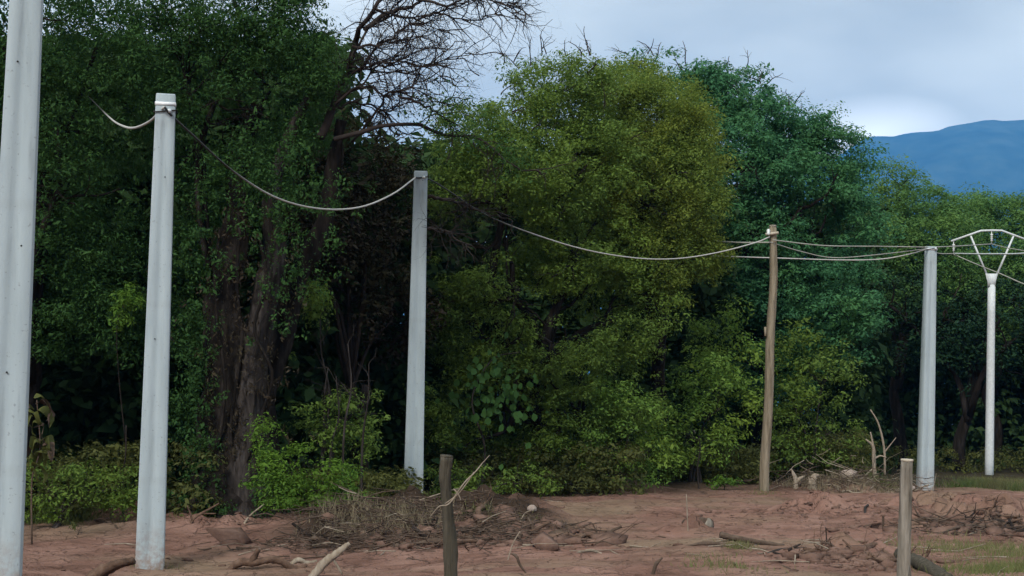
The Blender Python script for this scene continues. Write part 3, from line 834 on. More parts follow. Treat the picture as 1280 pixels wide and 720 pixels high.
# saplings
for px, top, d, lab in ((428, 430, 27.0, 'thin bare sapling among the olive leaves, tallest of its cluster'), (411, 470, 27.2, 'thin crooked sapling just right of the bright green bush'), (452, 455, 27.0, 'thin leaning sapling left of the middle concrete pole'),
                        (874, 545, 36.5, 'thin pale sapling in front of the light green bush')):
    b = on_ground(px, d)
    mb = MB()
    t = P(px + rng.uniform(-8, 18), top, d)
    pp = limb_path(b - (0, 0, .1), t, 0.05, 14)
    mb.tube(pp, [0.028, 0.02, 0.008], 5)
    for j in range(5):
        twig_spray(mb, pp[rng.integers(6, 14)], (rng.normal(), rng.normal() * .5, 1.0), rng.uniform(0.3, 0.8), 0.008, 1, 3, 0.5, 2)
    tag(mb.build('sapling', M['bark_grey'], None, b), lab, 'sapling')

# ---- woodland mass and undergrowth behind
def stuff_cloud(name, boxes, mat, label, size, cl, per):
    C = []
    for x0, x1, y0, y1, d0, d1, n in boxes:
        d = rng.uniform(d0, d1, n)
        px, py = rng.uniform(x0, x1, n), rng.uniform(y0, y1, n)
        C.append(np.array([P(a, b, c) for a, b, c in zip(px, py, d)]))
    C = np.vstack(C)
    g = ground_z(C[:, 0], C[:, 1], False)
    C = C[C[:, 2] > g - 0.1]
    v, q = leaf_cloud(C, cl * rng.uniform(0.6, 1.3, len(C)), np.full(len(C), per), size, 0.7)
    return tag(link(name, mesh_np(name, v, q), mat), label, kind='stuff')


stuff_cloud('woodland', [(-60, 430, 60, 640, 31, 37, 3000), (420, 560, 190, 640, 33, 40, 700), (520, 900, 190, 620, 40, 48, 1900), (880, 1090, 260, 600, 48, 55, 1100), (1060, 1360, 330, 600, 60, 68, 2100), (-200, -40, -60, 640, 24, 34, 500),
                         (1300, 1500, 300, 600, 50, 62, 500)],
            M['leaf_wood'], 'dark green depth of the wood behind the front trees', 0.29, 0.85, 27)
stuff_cloud('undergrowth', [(-40, 270, 560, 650, 25.5, 28, 210), (330, 520, 590, 640, 27, 30, 150), (530, 800, 560, 615, 33, 37, 330), (780, 960, 560, 606, 38, 41, 240), (960, 1090, 540, 600, 40.5, 44, 200), (1080, 1300, 560, 592, 50, 55, 120)],
            M['leaf_dim'], 'tangled low undergrowth along the edge of the wood', 0.085, 0.3, 55)

# grass and weeds
def blades(name, patches, mat, label, h, w):
    V, n = [], 0
    for px, py, rx, ry, k in patches:
        cpt = hit(px, py); d = depth_of(cpt)
        sx = rx / F * d; sy = ry / F * d * d / 1.7 * 1.0
        x = cpt[0] + rng.normal(0, 0.5, k) * sx; y = cpt[1] + rng.normal(0, 0.5, k) * sy
        msk = value_noise(x, y, 5, 0.5) > -0.22
        x, y = x[msk], y[msk]
        z = ground_z(x, y)
        m = len(x)
        a = rng.uniform(0, 2 * np.pi, m); hh = h * rng.uniform(0.4, 1.3, m)
        ln = rng.normal(0, 0.4, (m, 2)) * hh[:, None]
        b = np.stack([x, y, z - 0.01], -1)
        t = np.stack([np.cos(a), np.sin(a), 0 * a], -1) * (w * rng.uniform(0.6, 1.4, m))[:, None]
        tip = b + np.stack([ln[:, 0], ln[:, 1], hh], -1)
        V.append(np.stack([b - t, b + t, tip], 1).reshape(-1, 3))
    v = np.vstack(V)
    return tag(link(name, mesh_np(name, v, None, np.arange(len(v)).reshape(-1, 3)), mat), label, kind='stuff')


blades('grass', [(1250, 604, 60, 2.2, 2600), (1225, 690, 120, 16, 2600), (1265, 712, 100, 10, 1800), (1250, 606, 50, 2.0, 1500), (910, 708, 60, 12, 380), (925, 685, 16, 3, 300), (740, 612, 60, 2, 900), (470, 640, 70, 4, 900), (100, 652, 120, 3, 1500), (187, 711, 30, 1.2, 160), (520, 634, 30, 1.0, 200), (1156, 612, 26, 1.0, 200), (955, 618, 24, 1, 160), (1100, 606, 30, 1.5, 500), (620, 640, 60, 3, 500)], M['grass'],
       'pale grass and weeds growing in patches on the earth', 0.10, 0.006)
blades('tall_grass', [(1248, 610, 62, 1.0, 2600), (1100, 606, 24, .7, 400), (60, 652, 60, 1.0, 500)], M['tall_grass'], 'taller green grass at the foot of the forked pole and the bushes', 0.24, 0.010)
blades('straw', [(1060, 604, 60, 2.0, 900), (1010, 606, 30, 1.5, 400), (500, 655, 70, 5, 900), (440, 655, 50, 4, 500), (720, 610, 60, 2, 500), (60, 640, 30, 3, 400)], M['straw'], 'dry straw and dead stalks beside the heaps', 0.28, 0.007)

# ------------------------------------------------------------------ poles
def concrete_pole(bpx, tpx, d, label, w0=0.385, w1=0.258, yaw=0.25, strap=None, holes=()):
    b, t = P(*bpx, d), P(*tpx, d)
    root = empty('concrete_pole', b, label, 'utility pole', 'concrete poles in a row')
    ax = t - b; L = np.linalg.norm(ax); ax /= L
    yw = yaw
    fr = np.array((math.sin(yw), -math.cos(yw), 0)); fr -= ax * fr.dot(ax); fr /= np.linalg.norm(fr)
    sd_ = np.cross(ax, fr) * -1      # points to the left or right of the face
    rings = []
    for h, gd in ((-0.5, 0), (0.18, 0), (0.26, 1), (0.5, 1), (L * 0.25, 1), (L * 0.5, 1), (L * 0.75, 1), (L - 0.42, 1), (L - 0.36, 0), (L - 0.02, 0), (L, -1)):
        f = min(max(h / L, 0), 1)
        w = (w0 + (w1 - w0) * f) / 2; dp = w * 0.8
        if gd < 0: w *= 0.94; dp *= 0.94; gd = 0
        c = w * 0.07; g1, g2 = w * 0.30, w * 0.16; gdep = 0.016 * gd
        prof = [(-w, -dp + c), (-w + c, -dp), (-g1, -dp), (-g2, -dp + gdep), (g2, -dp + gdep), (g1, -dp), (w - c, -dp), (w, -dp + c), (w, dp - c), (w - c, dp), (g1, dp), (g2, dp - gdep), (-g2, dp - gdep), (-g1, dp), (-w + c, dp), (-w, dp - c)]
        rings.append([b + ax * h + sd_ * x - fr * y for x, y in prof])
    mb = MB(); mb.loft(rings)
    mb.build('shaft', M['concrete'], root, smooth=False)
    wt = w1 / 2 + 0.006
    if strap:
        h = L - strap
        m2 = MB(); m2.loft([[b + ax * (h + e) + sd_ * x * wt * 1.02 - fr * y * wt * 0.84 for x, y in ((-1, -1), (1, -1), (1, 1), (-1, 1))] for e in (0, 0.045)])
        m2.build('strap', M['strap'], root, smooth=False)
    for h, off in holes:
        f = h / L; w = (w0 + (w1 - w0) * f) / 2
        c = b + ax * h + sd_ * off * w + fr * (w * 0.8 - 0.01)
        m3 = MB(); m3.tube([c, c + fr * 0.012], 0.009, 8)
        m3.build('bolt_hole', M['hole'], root)
    return root, b, t, ax, fr, sd_


q1 = concrete_pole((-3, 762), (40, -140), 13.4, 'tallest nearest concrete pole at the left edge, its top out of view', holes=((2.16, 0.05), (4.95, 0.3), (3.3, -0.4)))
q2 = concrete_pole((187, 716), (207.5, 118), 20.2, 'grey concrete pole with bright strap near its top, in front of the dark trees', yaw=0.2, strap=0.16, holes=((5.4, -0.2), (3.2, 0.2)))
q3 = concrete_pole((516, 634), (526, 214), 29.0, 'pale concrete pole standing on the earth heap in the middle', yaw=0.1, holes=((6.4, -0.3),))
q4 = concrete_pole((1156, 616), (1163.5, 308), 39.4, 'concrete pole beside the thin forked steel pole at right', yaw=0.18, strap=0.1)

for q, h, lab in ((q2, 0.24, 0), (q3, 0.13, 0), (q4, 0.06, 0)):
    root, b, t, ax, fr, sd_ = q
    c = t - ax * h; w = 0.258 / 2 + 0.012
    mb = MB()
    mb.tube([c + sd_ * x * w * 1.06 - fr * y * w * 0.86 + ax * e for x, y, e in ((-1, -1, .02), (0, -1.03, 0), (1, -1, -.02), (1.03, 0, 0), (1, 1, .01), (0, 1.02, 0), (-1, 1, .01), (-1.02, 0, .02), (-1, -1, .03))], 0.009, 5)
    mb.build('tie_wire', M['twig_dark'], root)
    mb = MB(); a = c + sd_ * -0.4 * w + fr * w * 0.84
    mb.tube([a, a + fr * .03, a + fr * .04, a + fr * .075, a + fr * .09], [0.014, 0.014, 0.032, 0.028, 0.012], 8)
    mb.build('clamp', M['steel'], root)

# wooden pole
wb, wt_ = P(954.5, 620, 35.9), P(966, 283, 35.9)
wp = empty('wooden_pole', wb, 'slightly crooked wooden utility pole against the bushes', 'utility pole')
mb = MB()
wpth = spline([wb - (0, 0, .4), P(956, 580, 35.9), P(961, 500, 35.9), P(963, 420, 35.9), P(967, 350, 35.9), wt_], 26)
mb.tube(wpth, [0.135, 0.125, 0.12, 0.115, 0.105, 0.095], 11, 0.035)
mb.build('shaft', M['pole_wood'], wp)
mb = MB(); a = P(957, 293, 35.75); e = P(973, 291, 35.75)
mb.tube([a, e], 0.035, 6); mb.build('crosspiece', M['cut_wood'], wp)
mb = MB(); a = P(960.5, 294, 35.7); mb.tube([a, a + (0, 0, .05), a + (0, 0, .06), a + (0, 0, .11), a + (0, 0, .15)], [0.03, 0.05, 0.035, 0.05, 0.02], 8)
mb.build('insulator', M['porcelain'], wp)
mb = MB(); mb.tube([wt_ - (0, 0, .02), wt_ + (0, 0, .03)], [0.1, 0.085], 10); mb.build('pole_cap', M['post'], wp)
m5 = MB(); c5 = P(956.5, 420, 35.8); m5.tube([c5, c5 + (0, 0, 0.22)], [0.04, 0.03], 6, 0.1); m5.build('bracket', M['pole_wood'], wp)

# forked steel pole
YD = 47.0
yb = P(1236, 598, YD)
yp = empty('forked_power_pole', yb, 'thin pale power pole with forked top and bent crossarm', 'power pole')
mb = MB()
mb.tube(np.linspace(yb - (0, 0, .3), P(1239.5, 356, YD), 8), [5.6 / F * YD, 4.6 / F * YD], 12)
mb.build('shaft', M['steel'], yp)
mb = MB()
mb.loft([[P(1239.5 + x * w / 2, y, YD + dy * 0.09) for x, dy in ((-1, -1), (1, -1), (1, 1), (-1, 1))] for y, w in ((358, 9.4), (352, 10.5), (342, 15.5))])
mb.build('collar', M['steel'], yp, smooth=False)
for a, e in (((1234.5, 346), (1213.5, 295)), ((1245, 346), (1267, 295))):
    mb = MB(); mb.tube([P(*a, YD), P(*e, YD)], [0.036, 0.03], 7); mb.build('strut', M['steel'], yp)
mb = MB(); mb.tube([P(x, y, YD) for x, y in ((1189, 301.5), (1226, 288.5), (1239, 288), (1252, 288.2), (1292, 303))], 0.033, 7); mb.build('crossarm', M['steel'], yp)
for x, y0, y1 in ((1192, 302, 317), (1239.5, 289, 305), (1289, 303, 318)):
    mb = MB(); aa, ee = P(x, y0, YD), P(x, y1, YD)
    mb.tube([aa + (ee - aa) * s for s in (0, .2, .22, .3, .36, .45, .5, .58, .64, .74, .78, 1)], [.012, .012, .045, .045, .02, .045, .02, .045, .02, .045, .015, .02], 8)
    mb.build('insulator', M['porcelain'], yp)


# cables: each span a real curve between its two supports
def cable(pts, r, mat, label, n=40, split=None):
    pp = spline([P(*p) for p in pts], n)
    mb = MB(); mb.tube(pp, r, 6)
    return tag(mb.build('cable', M[mat], None, pp[0]), label, 'cable', 'overhead cables between the poles')


def interp_d(px, x0, d0, x1, d1):
    f = (px - x0) / (x1 - x0)
    return 1 / ((1 - f) / d0 + f / d1)


def span(pix, d0, d1, r, mat, label):
    x0, x1 = pix[0][0], pix[-1][0]
    cable([(x, y, interp_d(x, x0, d0, x1, d1)) for x, y in pix], r, mat, label)


M['cable_weathered'] = None


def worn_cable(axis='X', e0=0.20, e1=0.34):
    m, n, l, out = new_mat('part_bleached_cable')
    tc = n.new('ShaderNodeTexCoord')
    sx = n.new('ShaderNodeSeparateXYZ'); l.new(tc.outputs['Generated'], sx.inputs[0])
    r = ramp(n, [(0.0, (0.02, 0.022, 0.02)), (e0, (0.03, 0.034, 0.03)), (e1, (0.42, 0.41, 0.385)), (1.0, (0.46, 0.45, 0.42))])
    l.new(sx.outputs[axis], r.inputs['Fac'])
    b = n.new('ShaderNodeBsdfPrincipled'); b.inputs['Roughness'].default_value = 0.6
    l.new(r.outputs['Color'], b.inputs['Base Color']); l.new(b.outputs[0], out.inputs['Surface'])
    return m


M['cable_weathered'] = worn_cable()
M['cable_near'] = worn_cable('Y', 0.5, 0.72)
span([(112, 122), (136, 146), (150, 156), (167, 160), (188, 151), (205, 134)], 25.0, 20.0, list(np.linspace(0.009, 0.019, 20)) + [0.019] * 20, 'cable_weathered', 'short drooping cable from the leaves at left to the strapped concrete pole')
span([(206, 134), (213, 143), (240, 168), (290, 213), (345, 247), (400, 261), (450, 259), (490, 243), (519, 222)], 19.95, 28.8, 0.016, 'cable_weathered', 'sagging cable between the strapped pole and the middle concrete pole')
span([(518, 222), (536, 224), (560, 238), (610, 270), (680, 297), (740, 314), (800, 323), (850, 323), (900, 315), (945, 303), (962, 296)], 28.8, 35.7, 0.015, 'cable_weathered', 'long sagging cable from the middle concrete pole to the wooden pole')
span([(966, 300), (1030, 307), (1100, 308), (1160, 309)], 35.7, 39.2, 0.016, 'wire_far', 'upper straight cable from wooden pole to right concrete pole')
span([(846, 298), (872, 299.5), (920, 303), (966, 303)], 37.4, 35.8, 0.018, 'wire_far', 'short cable running out of the yellowing crown to the wooden pole')
span([(846, 321), (886, 320), (968, 322.5), (1050, 325), (1100, 324), (1135, 318), (1159, 311)], 36.4, 39.2, 0.016, 'wire_pale', 'lowest sagging cable passing the wooden pole to the right concrete pole')
span([(967, 304), (1000, 314), (1040, 322), (1090, 319), (1159, 311)], 35.8, 39.3, 0.013, 'wire_far', 'thin slack cable crossing below the upper cable right of the wooden pole')
span([(1163, 309), (1190, 308), (1239.5, 305)], 39.3, 46.9, 0.016, 'wire_far', 'thin cable from right concrete pole to the fork centre')
span([(1164, 314), (1176, 317), (1192, 317)], 39.3, 46.9, 0.016, 'wire_far', 'short cable from right concrete pole to the crossarm end')
span([(1192, 317), (1240, 317.5), (1289, 316), (1420, 300)], 46.9, 30, 0.022, 'steel', 'level cable crossing the forked pole under its crossarm')
span([(1190, 317), (1220, 330), (1250, 342), (1300, 362), (1420, 395)], 46.8, 40, 0.018, 'wire_far', 'slanting cable dropping to the right edge behind the forked pole')
span([(1239.5, 305), (1265, 311), (1300, 314), (1420, 310)], 46.9, 34, 0.015, 'wire_far', 'thin cable leaving the fork centre towards the right edge')

# fence posts in front
def fence_post(pts, d, r, mat, label, topmat):
    b = P(*pts[0], d)
    root = empty('fence_post', b, label, 'fence post', 'wooden posts in the foreground')
    mb = MB()
    pth = spline([P(x, y, d) for x, y in pts], 22)
    mb.tube(pth, r, 12, 0.045)
    mb.build('shaft', M[mat], root)
    m2 = MB(); t = pth[-1]; dv = pth[-1] - pth[-2]; dv /= np.linalg.norm(dv)
    m2.tube([t - dv * 0.002, t + dv * 0.012], r[-1] * 0.97, 12, 0.02)
    m2.build('cut_top', M[topmat], root)
    return root


fence_post([(566, 860), (563, 720), (561, 660), (556, 600), (558, 571)], 10.5, [0.056, 0.053, 0.054, 0.040, 0.046, 0.047], 'post_dark', 'dark crooked wooden post by the middle earth heap', 'post_dark')
fence_post([(1126, 860), (1130, 720), (1131.5, 650), (1134, 576)], 10.8, [0.054, 0.052, 0.049, 0.046], 'post', 'straight weathered wooden post by the right concrete pole', 'cut_wood')


# ------------------------------------------------------------------ sticks, roots, logs
def stick(name, pix, r_px, mat, label, cat, dz=0.0, d=None, sides=8, wob=0.09, forks=()):
    """pix: points in the photograph; laid on the ground unless depth d is given, then leaning at that distance"""
    if d is None:
        a = hit(*pix[0]); dd = depth_of(a)
        e = hit(*pix[-1]); de = depth_of(e)
        ds = np.linspace(dd, de, len(pix))
        if abs(de - dd) > 2.5: ds = np.full(len(pix), min(dd, de))
        if pix[0][1] - pix[-1][1] > 14 and len(pix) > 0: ds = np.full(len(pix), dd - 0.02)
    else:
        ds = np.full(len(pix), d)
    pts = np.array([P(x, y, q) for (x, y), q in zip(pix, ds)])
    pts[0] -= (0, 0, 0.03)
    sc = np.mean(ds) / F
    mb = MB()
    pp = spline(pts, 6 * len(pts))
    mb.tube(pp, np.asarray(r_px) * sc, sides, wob)
    for path, rp in forks:
        fp = spline([P(x, y, ds[0]) for x, y in path], 12)
        mb.tube(fp, np.asarray(rp) * sc, 6, wob)
    return tag(mb.build(name, M[mat], None, pts[0]), label, cat)


stick('log', [(112, 722), (140, 708), (168, 701)], [10, 8, 5], 'root_red', 'thick short log lying against the strapped pole base', 'log')
stick('root', [(284, 712), (300, 703), (316, 704), (335, 700), (352, 702), (366, 711), (384, 708)], [3, 6, 5, 5, 4.5, 5, 3], 'root_red', 'twisted dark root with an upright knuckle at lower left', 'root',
      forks=[([(312, 706), (317, 698), (323, 686)], [5, 4, 3])])
stick('branch', [(388, 722), (406, 704), (424, 690), (437, 679)], [4.5, 5, 4, 2], 'twig_pale', 'pale stripped branch sticking up at lower left', 'branch', forks=[([(415, 697), (421, 706), (428, 718)], [2, 1.6, 1])])
stick('branch', [(360, 706), (372, 700), (384, 704), (396, 702)], [2, 3, 3, 2], 'twig_pale', 'small pale curled branch beside the twisted root', 'branch')
stick('stick', [(430, 700), (445, 695), (446, 686)], [2.5, 2, 1.5], 'root_red', 'short bent stick right of the pale stripped branch', 'stick')
stick('stick', [(304, 655), (312, 645), (330, 630)], [2, 1.2, 0.8], 'twig_pale', 'thin stick leaning up by the bright green bush', 'stick')
stick('branch', [(238, 652), (246, 645), (262, 636), (274, 629)], [1.8, 1.8, 1.2, 0.8], 'root_red', 'forked reddish branch right of the strapped pole', 'branch', forks=[([(240, 650), (237, 640), (234, 632)], [1.5, 1.2, .8]), ([(252, 642), (270, 642)], [1.2, .8])])
stick('branch', [(380, 660), (400, 656), (420, 650), (440, 648)], [1.5, 2, 2, 1], 'twig_brown', 'long flat branch on the left side of the earth heap', 'branch')
stick('branch', [(110, 648), (130, 651), (142, 656), (150, 664)], [1.2, 2, 2, 1], 'twig_brown', 'curved grey branch left of the strapped pole', 'branch')
stick('branch', [(112, 640), (130, 634), (150, 624)], [1.4, 1.4, 1], 'twig_pale', 'short pale branch in the low bush left of the strapped pole', 'branch')
stick('stem', [(28, 640), (36, 618), (50, 598), (60, 584)], [1.6, 1.8, 1.6, 1.2], 'twig_pale', 'pale stem of the withered plant at the left edge', 'stem')
stick('branch', [(660, 716), (650, 706), (646, 696), (640, 692)], [1.0, 1.5, 2, 1.5], 'twig_brown', 'dark curved twig in the track beyond the crooked post', 'branch')
stick('twig', [(634, 700), (641, 680), (650, 664)], [1, 1, 0.7], 'twig_pale', 'thin straw-like twig standing in the middle of the track', 'twig')
stick('twig', [(648, 654), (656, 642), (664, 638)], [1, 0.8, 0.6], 'twig_pale', 'thin pale twig at the right end of the earth heap', 'twig')
stick('stick', [(718, 689), (738, 688), (752, 692)], [1.5, 2, 1.2], 'twig_pale', 'pale flat stick lying alone on the track', 'stick')
stick('stick', [(815, 718), (820, 706), (828, 697)], [2.2, 2.4, 1], 'twig_brown', 'dark stick half buried at the bottom centre right', 'stick')
stick('branch', [(850, 682), (880, 679), (915, 682), (950, 687), (965, 688)], [1, 2, 2, 1.6, .8], 'twig_brown', 'long thin branch below the broken log', 'branch')
stick('branch', [(900, 665), (915, 672), (945, 677), (980, 682)], [4, 4, 3, 2], 'twig_brown', 'grey root trailing right from the broken log', 'root')
stick('branch', [(950, 694), (970, 689), (985, 687), (1008, 685)], [1.6, 2.4, 2.6, 1.2], 'twig_dark', 'black forked branch on the track at right', 'branch', forks=[([(985, 688), (993, 684), (1001, 680)], [2, 1.6, 1]), ([(966, 690), (985, 696), (1000, 691)], [1.6, 1.4, .9])])
stick('branch', [(968, 702), (980, 709), (992, 714)], [1.6, 2, 1.4], 'twig_brown', 'brown branch end near the bottom right heap', 'branch')
stick('log', [(1120, 690), (1150, 702), (1185, 724)], [8, 8, 8], 'post_dark', 'mossy log behind the straight weathered post', 'log')
stick('root', [(1092, 690), (1100, 696), (1112, 698), (1124, 693)], [1.6, 2, 2, 1.2], 'twig_pale', 'pale curved root on the small heap left of the straight post', 'root')
stick('root', [(1070, 688), (1082, 684), (1094, 680)], [3, 4, 3], 'root_red', 'stubby red root on the small heap', 'root')
stick('stick', [(1200, 671), (1213, 668), (1228, 663)], [1, 1.5, 1], 'twig_pale', 'white stick on the dark bank at the right edge', 'stick')
stick('branch', [(1165, 668), (1195, 660), (1215, 657), (1245, 654)], [1, 1.5, 1.5, 1], 'twig_brown', 'thin arched branch along the dark bank', 'branch')
stick('stick', [(1268, 664), (1258, 656), (1246, 652)], [1.2, 1.4, .9], 'twig_pale', 'pale stick slanting on top of the dark bank', 'stick')
stick('branch', [(1093, 595), (1092, 574), (1091, 558), (1082, 549)], [2.6, 2.2, 1.8, .8], 'twig_pale', 'bleached dead branch standing among the dry brush', 'branch', d=39.0,
      forks=[([(1092, 574), (1100, 570), (1108, 572)], [1.5, 1.2, .8]), ([(1092, 562), (1090, 550), (1088, 540)], [1.5, 1.2, .8]), ([(1093, 585), (1086, 590), (1080, 596)], [1.2, 1, .7])])
stick('branch', [(1106, 592), (1105, 560), (1098, 530), (1088, 512)], [1.2, 1.2, 1, .6], 'twig_pale', 'tall thin dead stem rising above the dry brush', 'branch', d=39.4, forks=[([(1105, 566), (1113, 556), (1120, 547)], [1, .8, .5])])
stick('stump', [(996, 612), (995, 600), (993, 594), (989, 586)], [3.5, 3, 2.4, .8], 'twig_pale', 'white splintered stub left of the dry brush', 'stump', d=37.0, forks=[([(995, 603), (1000, 598), (1006, 595)], [2.5, 2, .8])])
stick('stump', [(1015, 614), (1016, 604), (1018, 596), (1024, 594)], [7, 5, 4, 1.5], 'twig_pale', 'grey split stub with pointed top in the dry brush', 'stump', d=37.0, forks=[([(1013, 606), (1012, 599), (1011, 596)], [3, 2, 1])])
stick('twig', [(860, 664), (859, 640), (858, 618)], [0.9, 0.8, 0.7], 'twig_pale', 'thin upright stake by the broken log', 'stake', d=None)
stick('twig', [(1033, 679), (1033, 670), (1032, 659)], [0.8, 0.7, .6], 'twig_dark', 'thin dark upright twig on the right track', 'twig')
stick('stick', [(1081, 644), (1081, 635), (1085, 631)], [1.2, 1.4, 1.4], 'twig_dark', 'short dark hooked stick on the right track', 'stick')
stick('stick', [(1104, 660), (1104, 650), (1104, 645)], [1.4, 1.3, 1.2], 'twig_brown', 'stubby brown peg standing left of the straight post', 'stick')
stick('branch', [(538, 640), (549, 633), (562, 629), (580, 604), (594, 590), (603, 579), (612, 569)], [.4, .6, .9, .95, .8, .65, .4], 'twig_pale', 'pale forked twig propped across the dark crooked post', 'branch', d=10.35, forks=[([(556, 630), (574, 616), (590, 594), (592, 590)], [.75, .75, .65, .5]), ([(567, 611), (573, 618), (576, 625)], [.9, .8, .5])])
stick('branch', [(526, 640), (529, 650), (534, 655), (545, 652)], [1.2, 1.4, 1.2, .8], 'twig_pale', 'pale looped root beside the middle pole base', 'root', d=27.5)

# weathered timber half buried in the heaps: alike pieces share a label
def heap_timber(name, cx, cy, rx, ry, n, mat, label, group, L=(0.5, 1.3), rad=(0.02, 0.055)):
    c = hit(cx, cy); d = depth_of(c)
    for _ in range(n):
        x = c[0] + rng.uniform(-1, 1) * rx / F * d; y = c[1] + rng.uniform(-1, 1) * ry
        a = rng.normal(0, 0.6) + (math.pi if rng.random() < .5 else 0); l_ = rng.uniform(*L)
        pts = []
        for t in np.linspace(0, 1, 6):
            px_, py_ = x + math.cos(a) * l_ * t, y + math.sin(a) * l_ * t
            pts.append((px_ + rng.normal(0, .03), py_ + rng.normal(0, .03), gz(px_, py_) + rng.uniform(-.01, .07)))
        pts[-1] = (pts[-1][0], pts[-1][1], pts[-1][2] + rng.uniform(0, .22))
        pts[0] = (pts[0][0], pts[0][1], pts[0][2] - .05)
        m_ = MB(); pp_ = spline(pts, 18); r_ = rng.uniform(*rad)
        m_.tube(pp_, [r_, r_ * 1.1, r_ * .8, r_ * .45], 8, 0.12)
        for j in range(2):
            twig_spray(m_, pp_[rng.integers(5, 17)], (rng.normal(), rng.normal() * .6, rng.uniform(.1, .8)), rng.uniform(.2, .5), r_ * .35, 1, 4, .6, 2)
        tag(m_.build(name, M[rng.choice(mat)], None, pts[0]), label, 'branch', group)


heap_timber('weathered_branch', 520, 668, 95, 1.2, 15, ['twig_brown', 'root_red', 'twig_dark'], 'weathered branch half buried in the brush heap below the middle concrete pole', 'branches in the brush heap below the middle concrete pole')
heap_timber('weathered_branch', 625, 668, 60, 1.2, 10, ['root_red', 'twig_brown'], 'earth-stained branch lying in the heap just right of the dark crooked post', 'branches in the heap right of the dark crooked post')
heap_timber('weathered_branch', 1235, 664, 55, 1.3, 10, ['twig_brown', 'root_red', 'twig_dark'], 'weathered branch tangled in the dug bank at the right edge', 'branches in the dug bank at the right edge')
heap_timber('root', 1082, 698, 40, .6, 8, ['root_red', 'twig_brown'], 'torn root in the small red heap beside the straight weathered post', 'roots in the small red heap beside the straight weathered post', (0.3, 0.7), (0.012, 0.035))
heap_timber('weathered_branch', 1060, 610, 60, .9, 7, ['twig_brown', 'twig_pale'], 'grey dead branch in the dry brush right of the wooden pole', 'branches in the dry brush right of the wooden pole', (0.5, 1.4), (0.012, 0.03))

# broken log ends
def log(pix, d, r, label, mat='root_red', cut='cut_wood'):
    a, e = P(*pix[0], d), P(*pix[1], d - 0.35)
    root = empty('broken_log', a, label, 'log')
    mb = MB(); mb.tube(np.linspace(a, e, 7), [r * 0.8, r * 1.05, r], 11, 0.08); mb.build('bark_body', M[mat], root)
    dv = (e - a) / np.linalg.norm(e - a)
    mb = MB(); mb.tube([e - dv * 0.004, e + dv * 0.015], [r * 0.9, r * 0.7], 11, 0.08); mb.build('cut_end', M[cut], root)
    return root


log([(660, 646), (684, 637)], 27.0, 0.13, 'broken reddish log end at the right end of the heap')
log([(858, 656), (886, 657)], 24.0, 0.12, 'broken hollow log lying on the right of the track', 'twig_brown', 'post')
log([(575, 680), (620, 676)], 24.4, 0.13, 'smooth brown log lying just right of the crooked post', 'root_red', 'post')

# withered plant with long curled leaves by the left edge
wpx = on_ground(42, 22.5)
wpl = empty('withered_plant', wpx, 'withered plant with small curled brownish leaves at the left edge', 'plant')
mb = MB(); mb.tube(spline([wpx, P(40, 600, 22.5), P(50, 560, 22.5), P(46, 500, 22.5)], 16), [0.016, 0.014, 0.008], 6); mb.build('stem', M['twig_brown'], wpl)
for i in range(30):
    a = P(44 + rng.normal(0, 7), rng.uniform(492, 590), 22.5)
    sgn = rng.choice((-1, 1)); L = rng.uniform(0.14, 0.36)
    pts = spline([a, a + (sgn * L * .35, rng.normal(0, .1), .05), a + (sgn * L * .6, rng.normal(0, .1), -.12), a + (sgn * L * .62, rng.normal(0, .1), -L * .8)], 9)
    w = np.array([.01, .035, .05, .055, .05, .045, .035, .02, .004]) * rng.uniform(.7, 1.4)
    off = np.stack([0 * w, w, 0.5 * w * rng.choice((-1, 1))], -1)
    off[:, 0] = w * rng.normal(0, .7)
    v = np.stack([pts - off, pts + (0, 0, .012), pts + off], 1).reshape(-1, 3)
    q = [(3 * j + s, 3 * j + s + 1, 3 * j + s + 4, 3 * j + s + 3) for j in range(8) for s in (0, 1)]
    m2 = MB(); m2.add(v, q); m2.build('leaf', M['leaf_dim'] if i % 3 else M['twig_brown'], wpl)

# ------------------------------------------------------------------ loose stuff on the ground
def scatter_twigs(name, patches, mat, label, L, r):
    mb = MB()
    for px, py, rx, ry, n, lift in patches:
        c = hit(px, py); d = depth_of(c)
        for _ in range(n):
            x = c[0] + rng.normal(0, .5) * rx / F * d; y = c[1] + rng.normal(0, .5) * ry
            z = gz(x, y) + 0.01 + abs(rng.normal(0, lift))
            a = rng.uniform(0, 2 * np.pi); l_ = L * rng.uniform(.3, 1.4)
            dv = np.array((math.cos(a), math.sin(a), rng.normal(0, .12 + lift)))
            p0 = np.array((x, y, z)); p1 = p0 + dv * l_ * .5 + rng.normal(0, .06, 3) * l_; p2 = p0 + dv * l_
            for p in (p1, p2): p[2] = max(p[2], gz(p[0], p[1]) - .01)
            mb.tube([p0, p1, p2], np.array((1, .8, .4)) * r * rng.uniform(.5, 1.7), 4, 0, False)
    return tag(mb.build(name, M[mat], smooth=False), label, kind='stuff')


scatter_twigs('brush', [(500, 652, 120, 1.3, 420, .10), (440, 672, 130, 1.4, 260, .05), (590, 672, 150, 1.3, 300, .05), (650, 655, 60, 1, 50, .03), (1225, 662, 110, 1.5, 220, .05), (1060, 604, 120, .9, 220, .18)], 'twig_brown', 'brown brushwood and twigs heaped on the earth', 0.6, 0.008)
scatter_twigs('dry_brush', [(1060, 604, 110, .9, 60, .28), (470, 655, 120, 1.2, 14, .08), (1110, 600, 50, .6, 20, .2), (560, 690, 160, .6, 6, .02), (330, 690, 200, 2.0, 9, .02), (900, 680, 260, 2.2, 14, .02), (1120, 690, 240, 2.0, 14, .03), (760, 640, 200, 2, 5, .01)], 'twig_pale',
              'pale dry brushwood and straw-coloured twigs strewn about', 0.6, 0.008)

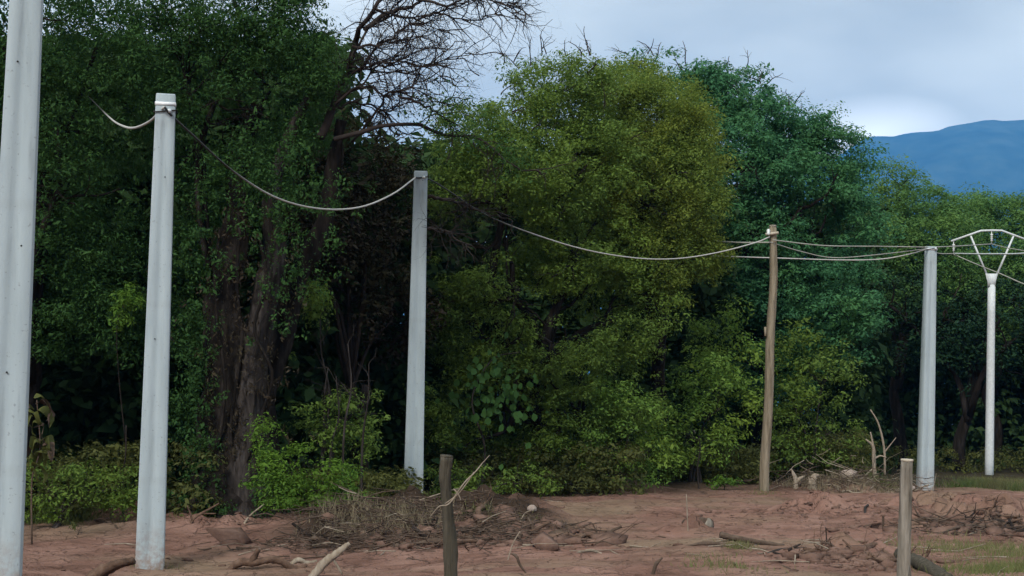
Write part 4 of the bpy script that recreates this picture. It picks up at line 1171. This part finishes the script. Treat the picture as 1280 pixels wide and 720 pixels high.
_t = (1 + 5 ** .5) / 2
ICO = np.array([(-1, _t, 0), (1, _t, 0), (-1, -_t, 0), (1, -_t, 0), (0, -1, _t), (0, 1, _t), (0, -1, -_t), (0, 1, -_t), (_t, 0, -1), (_t, 0, 1), (-_t, 0, -1), (-_t, 0, 1)]) / 1.9
ICF = [(0, 11, 5), (0, 5, 1), (0, 1, 7), (0, 7, 10), (0, 10, 11), (1, 5, 9), (5, 11, 4), (11, 10, 2), (10, 7, 6), (7, 1, 8), (3, 9, 4), (3, 4, 2), (3, 2, 6), (3, 6, 8), (3, 8, 9), (4, 9, 5), (2, 4, 11), (6, 2, 10), (8, 6, 7), (9, 8, 1)]
mb = MB()
for px, py, rx, ry, n, s0 in [(520, 668, 190, 1.5, 300, .022), (600, 675, 150, 1.2, 200, .025), (1080, 704, 90, .7, 260, .022), (1215, 665, 170, 1.6, 240, .024), (1000, 650, 240, 2.4, 160, .018), (640, 700, 900, 3, 420, .010), (900, 690, 700, 4, 420, .011), (250, 690, 400, 2.5, 240, .011), (900, 640, 400, 5, 160, .015), (300, 652, 160, .5, 60, .02), (1050, 625, 240, 2.0, 120, .022)]:
    c = hit(px, py); d = depth_of(c)
    for _ in range(n):
        x = c[0] + rng.normal(0, .5) * rx / F * d; y = c[1] + rng.normal(0, .5) * ry
        s = s0 * rng.lognormal(0, .55)
        v = ICO * (1 + .3 * rng.standard_normal((12, 1))) * s * np.array((rng.uniform(1, 1.9), 1.0, rng.uniform(.35, .7)))
        mb.add(v + (x, y, gz(x, y) + s * .15), None, ICF)
for px, py, rx, ry, n, s0 in [(520, 664, 150, 1.4, 170, .05), (620, 668, 110, 1.2, 150, .055), (1080, 702, 80, .6, 130, .04), (1235, 664, 130, 1.4, 170, .05), (1040, 630, 200, 1.6, 70, .04)]:
    c = hit(px, py); d = depth_of(c)
    for _ in range(n):
        x = c[0] + rng.normal(0, .5) * rx / F * d; y = c[1] + rng.normal(0, .5) * ry
        s = s0 * rng.lognormal(0, .5)
        v = ICO * (1 + .45 * rng.standard_normal((12, 1))) * s * np.array((rng.uniform(1, 1.7), 1.0, rng.uniform(.4, .9)))
        mb.add(v + (x, y, gz(x, y) + s * .1), None, ICF)
tag(mb.build('soil_clods', M['clod'], smooth=False), 'lumps of broken red earth lying on the heaps and track', kind='stuff')

for px, py, s, lab in ((1060, 592, .26, 'large pale dusty stone in the dry brush'), (1074, 604, .14, 'smaller pale stone in front of the dry brush'), (665, 640, .1, 'small red stone beside the broken log end'),
                       (1138, 605, .16, 'brown stone left of the right concrete pole base')):
    c = on_ground(px, 38.0) if py < 620 else hit(px, py)
    v = np.repeat(ICO, 1, 0) * (1 + .18 * rng.standard_normal((12, 1))) * s * np.array((1.1, .9, .8))
    m2 = MB(); m2.add(v + c + (0, 0, s * .35), None, ICF)
    o = m2.build('stone', M['stone'], None, c, smooth=False)
    md = o.modifiers.new('round', 'SUBSURF'); md.levels = md.render_levels = 1
    tag(o, lab, 'stone')
